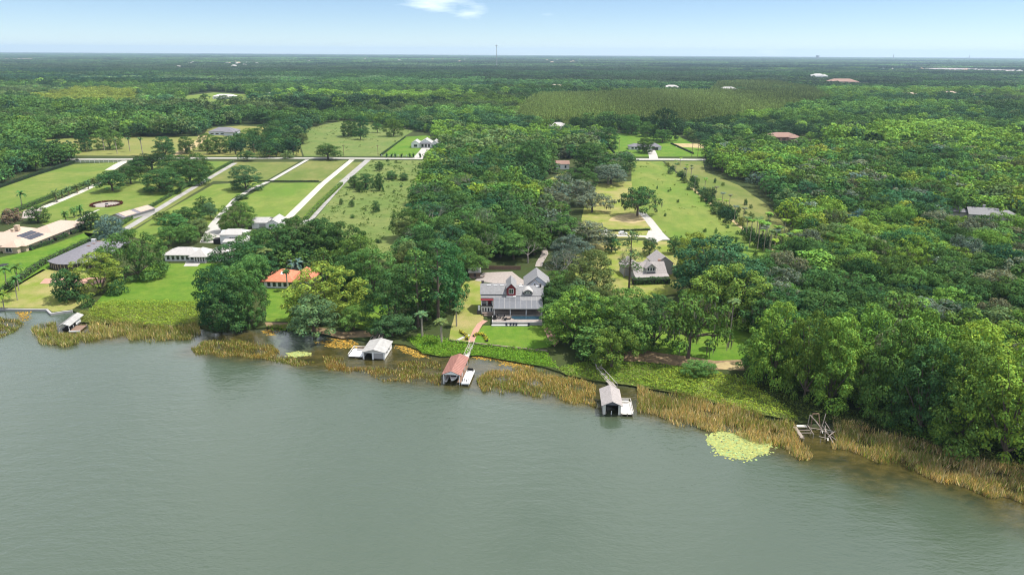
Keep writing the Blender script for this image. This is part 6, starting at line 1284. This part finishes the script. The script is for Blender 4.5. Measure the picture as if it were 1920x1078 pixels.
# single trees: the largest in view
def shown(z):
    X, Y, D = proj((z[0], z[1], z[2] * .6)); return (z[2] + z[3]) / D if -40 < X < 1960 and Y < 1100 else 0
ZT.sort(key=shown, reverse=True)
LIM = {'broadleaf_tree': 292 - COUNT.get('broadleaf_tree', 0), 'evergreen_tree': 90, 'mossy_oak': 60, 'pine_tree': 30, 'bare_tree': 30, 'sabal_palm': 40}
rest = []
for z in ZT:
    nm = NAMEOF[base_key(z[4])]
    if shown(z) > 0 and LIM.get(nm, 0) > 0:
        LIM[nm] -= 1; p = PROTO[z[4]]; noun = nm.replace('_', ' ').replace('broadleaf tree', 'leafy tree')
        size = 'small' if z[2] < 9 else 'tall' if z[2] > 13.6 else 'middling'
        where = z[6]
        if z[7] in ('great wood on the right', 'central wood'):
            X, Y, D = proj((z[0], z[1], 0)); a0, a1, d0, d1 = (1500, 1720, 235, 330) if z[7][0] == 'g' else (860, 940, 330, 430)
            where = 'in the %s %s part of the %s' % ('near' if D < d0 else 'middle' if D < d1 else 'far', 'left' if X < a0 else 'central' if X < a1 else 'right', 'right-hand wood' if z[7][0] == 'g' else z[7])
        plant(z[4], (z[0], z[1], 0), rnd.uniform(0, 6.28), z[3] / 2 / p['R'], z[2] / p['H'], vary(TINT[z[5]], .15), '%s %s %s %s' % (size, CW[z[5]], noun, where), z[7])
    elif z[4][:3] != 'bar': rest.append(z)
ks = OAKS + EV
def kidx(k): return ks.index(k) if k in ks else rnd.randrange(6)
pts = [(z[0], z[1], 0) for z in rest]; ix = [kidx(z[4]) for z in rest]
sc3 = [(z[3] / 2 / PROTO[ks[i]]['R'], z[3] / 2 / PROTO[ks[i]]['R'], z[2] / PROTO[ks[i]]['H']) for z, i in zip(rest, ix)]
scatter('woodland', ks, pts, rng.uniform(0, 6.28, len(pts)), sc3, ix, np.array([vary(TINT[z[5]], .15) for z in rest]), 'continuous green woodland canopy behind the nearer trees', 'woodland', True)
scatter('far_woodland', ks, np.concatenate([zp, np.zeros((len(zp), 1))], 1), rng.uniform(0, 6.28, len(zp)), fsz, rng.integers(0, 9, len(zp)), ft, 'far woodland stretching from the road towards the horizon', 'woodland')
pp = jitter_grid(PLANT, 5.0)
for c in FULL: pp = pp[~inside(pp, c)]
psz = rng.uniform(1.0, 1.5, (len(pp), 3)); psz[:, 1] = psz[:, 0]
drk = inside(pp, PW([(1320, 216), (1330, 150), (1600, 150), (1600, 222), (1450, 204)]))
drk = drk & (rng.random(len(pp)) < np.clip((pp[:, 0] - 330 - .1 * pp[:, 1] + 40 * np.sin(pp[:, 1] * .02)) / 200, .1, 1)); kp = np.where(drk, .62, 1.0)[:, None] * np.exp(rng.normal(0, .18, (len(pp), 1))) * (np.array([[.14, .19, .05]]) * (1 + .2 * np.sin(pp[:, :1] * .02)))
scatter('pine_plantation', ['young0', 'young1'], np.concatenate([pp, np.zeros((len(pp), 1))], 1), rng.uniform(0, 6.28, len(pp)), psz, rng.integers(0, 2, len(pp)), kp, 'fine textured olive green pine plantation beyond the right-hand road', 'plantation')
gp = []
for y0, y1, s, sc_ in ((1700, 4200, 58, 1.0), (4000, 9000, 120, 2.0), (8800, 17000, 260, 4.2)):
    q = jitter_grid([(-y0 * .85, y0), (y0 * .85, y0), (y1 * .85, y1), (-y1 * .85, y1)], s)
    for c in FARCLEAR: q = q[~inside(q, c)]
    for c in (PW([(1690, 132), (1930, 138), (1930, 133), (1760, 128)]), PW([(-60, 113.5), (60, 113.5), (112, 112), (60, 110.6), (-60, 110.6)])): q = q[~inside(q, c)]
    gp.append(np.concatenate([q, np.full((len(q), 1), sc_)], 1))
gp = np.concatenate(gp); n_ = len(gp); gz = gp[:, 2:3] * rng.uniform(.85, 1.2, (n_, 1)); gs = np.concatenate([gz, gz, .8 * gz ** .25 * rng.uniform(.8, 1.3, (n_, 1))], 1)
gd = stands(gp[:, :2], 420, 14000, 1700, 17000, 3.0); gk = rng.choice(len(tl), 420); gbr = np.exp(rng.normal(0, .34, 420))
gt = tl[np.where(rng.random(n_) < .75, gk[gd], rng.integers(0, len(tl), n_))] * gbr[gd][:, None] * np.array([[.50, .56, .68]]) * np.exp(rng.normal(0, .16, (n_, 1)))  # distant groves darkened and blued: haze painted into their leaf colour
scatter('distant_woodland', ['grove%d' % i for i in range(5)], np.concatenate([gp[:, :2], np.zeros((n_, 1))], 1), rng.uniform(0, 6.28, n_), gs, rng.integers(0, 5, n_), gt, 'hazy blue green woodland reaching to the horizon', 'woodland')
print('single trees', COUNT, 'rest', len(rest), 'far', len(zp), 'pines', len(pp), 'groves', n_)

# ---- the air
hz = MB().box(-28000, 28000, -9500, 27500, -3, 230).build('haze', None)
hm_ = bpy.data.materials.new('haze_air'); hm_.use_nodes = True; nt = hm_.node_tree; nt.nodes.clear(); o_ = nt.nodes.new('ShaderNodeOutputMaterial'); v_ = nt.nodes.new('ShaderNodeVolumePrincipled')
v_.inputs['Density'].default_value = HAZE; v_.inputs['Color'].default_value = (.58, .78, 1.0, 1); v_.inputs['Anisotropy'].default_value = 0.2
nt.links.new(v_.outputs[0], o_.inputs['Volume']); hz.data.materials.append(hm_); tag(hz, 'thin pale blue haze in the air', 'haze', None, 'stuff')
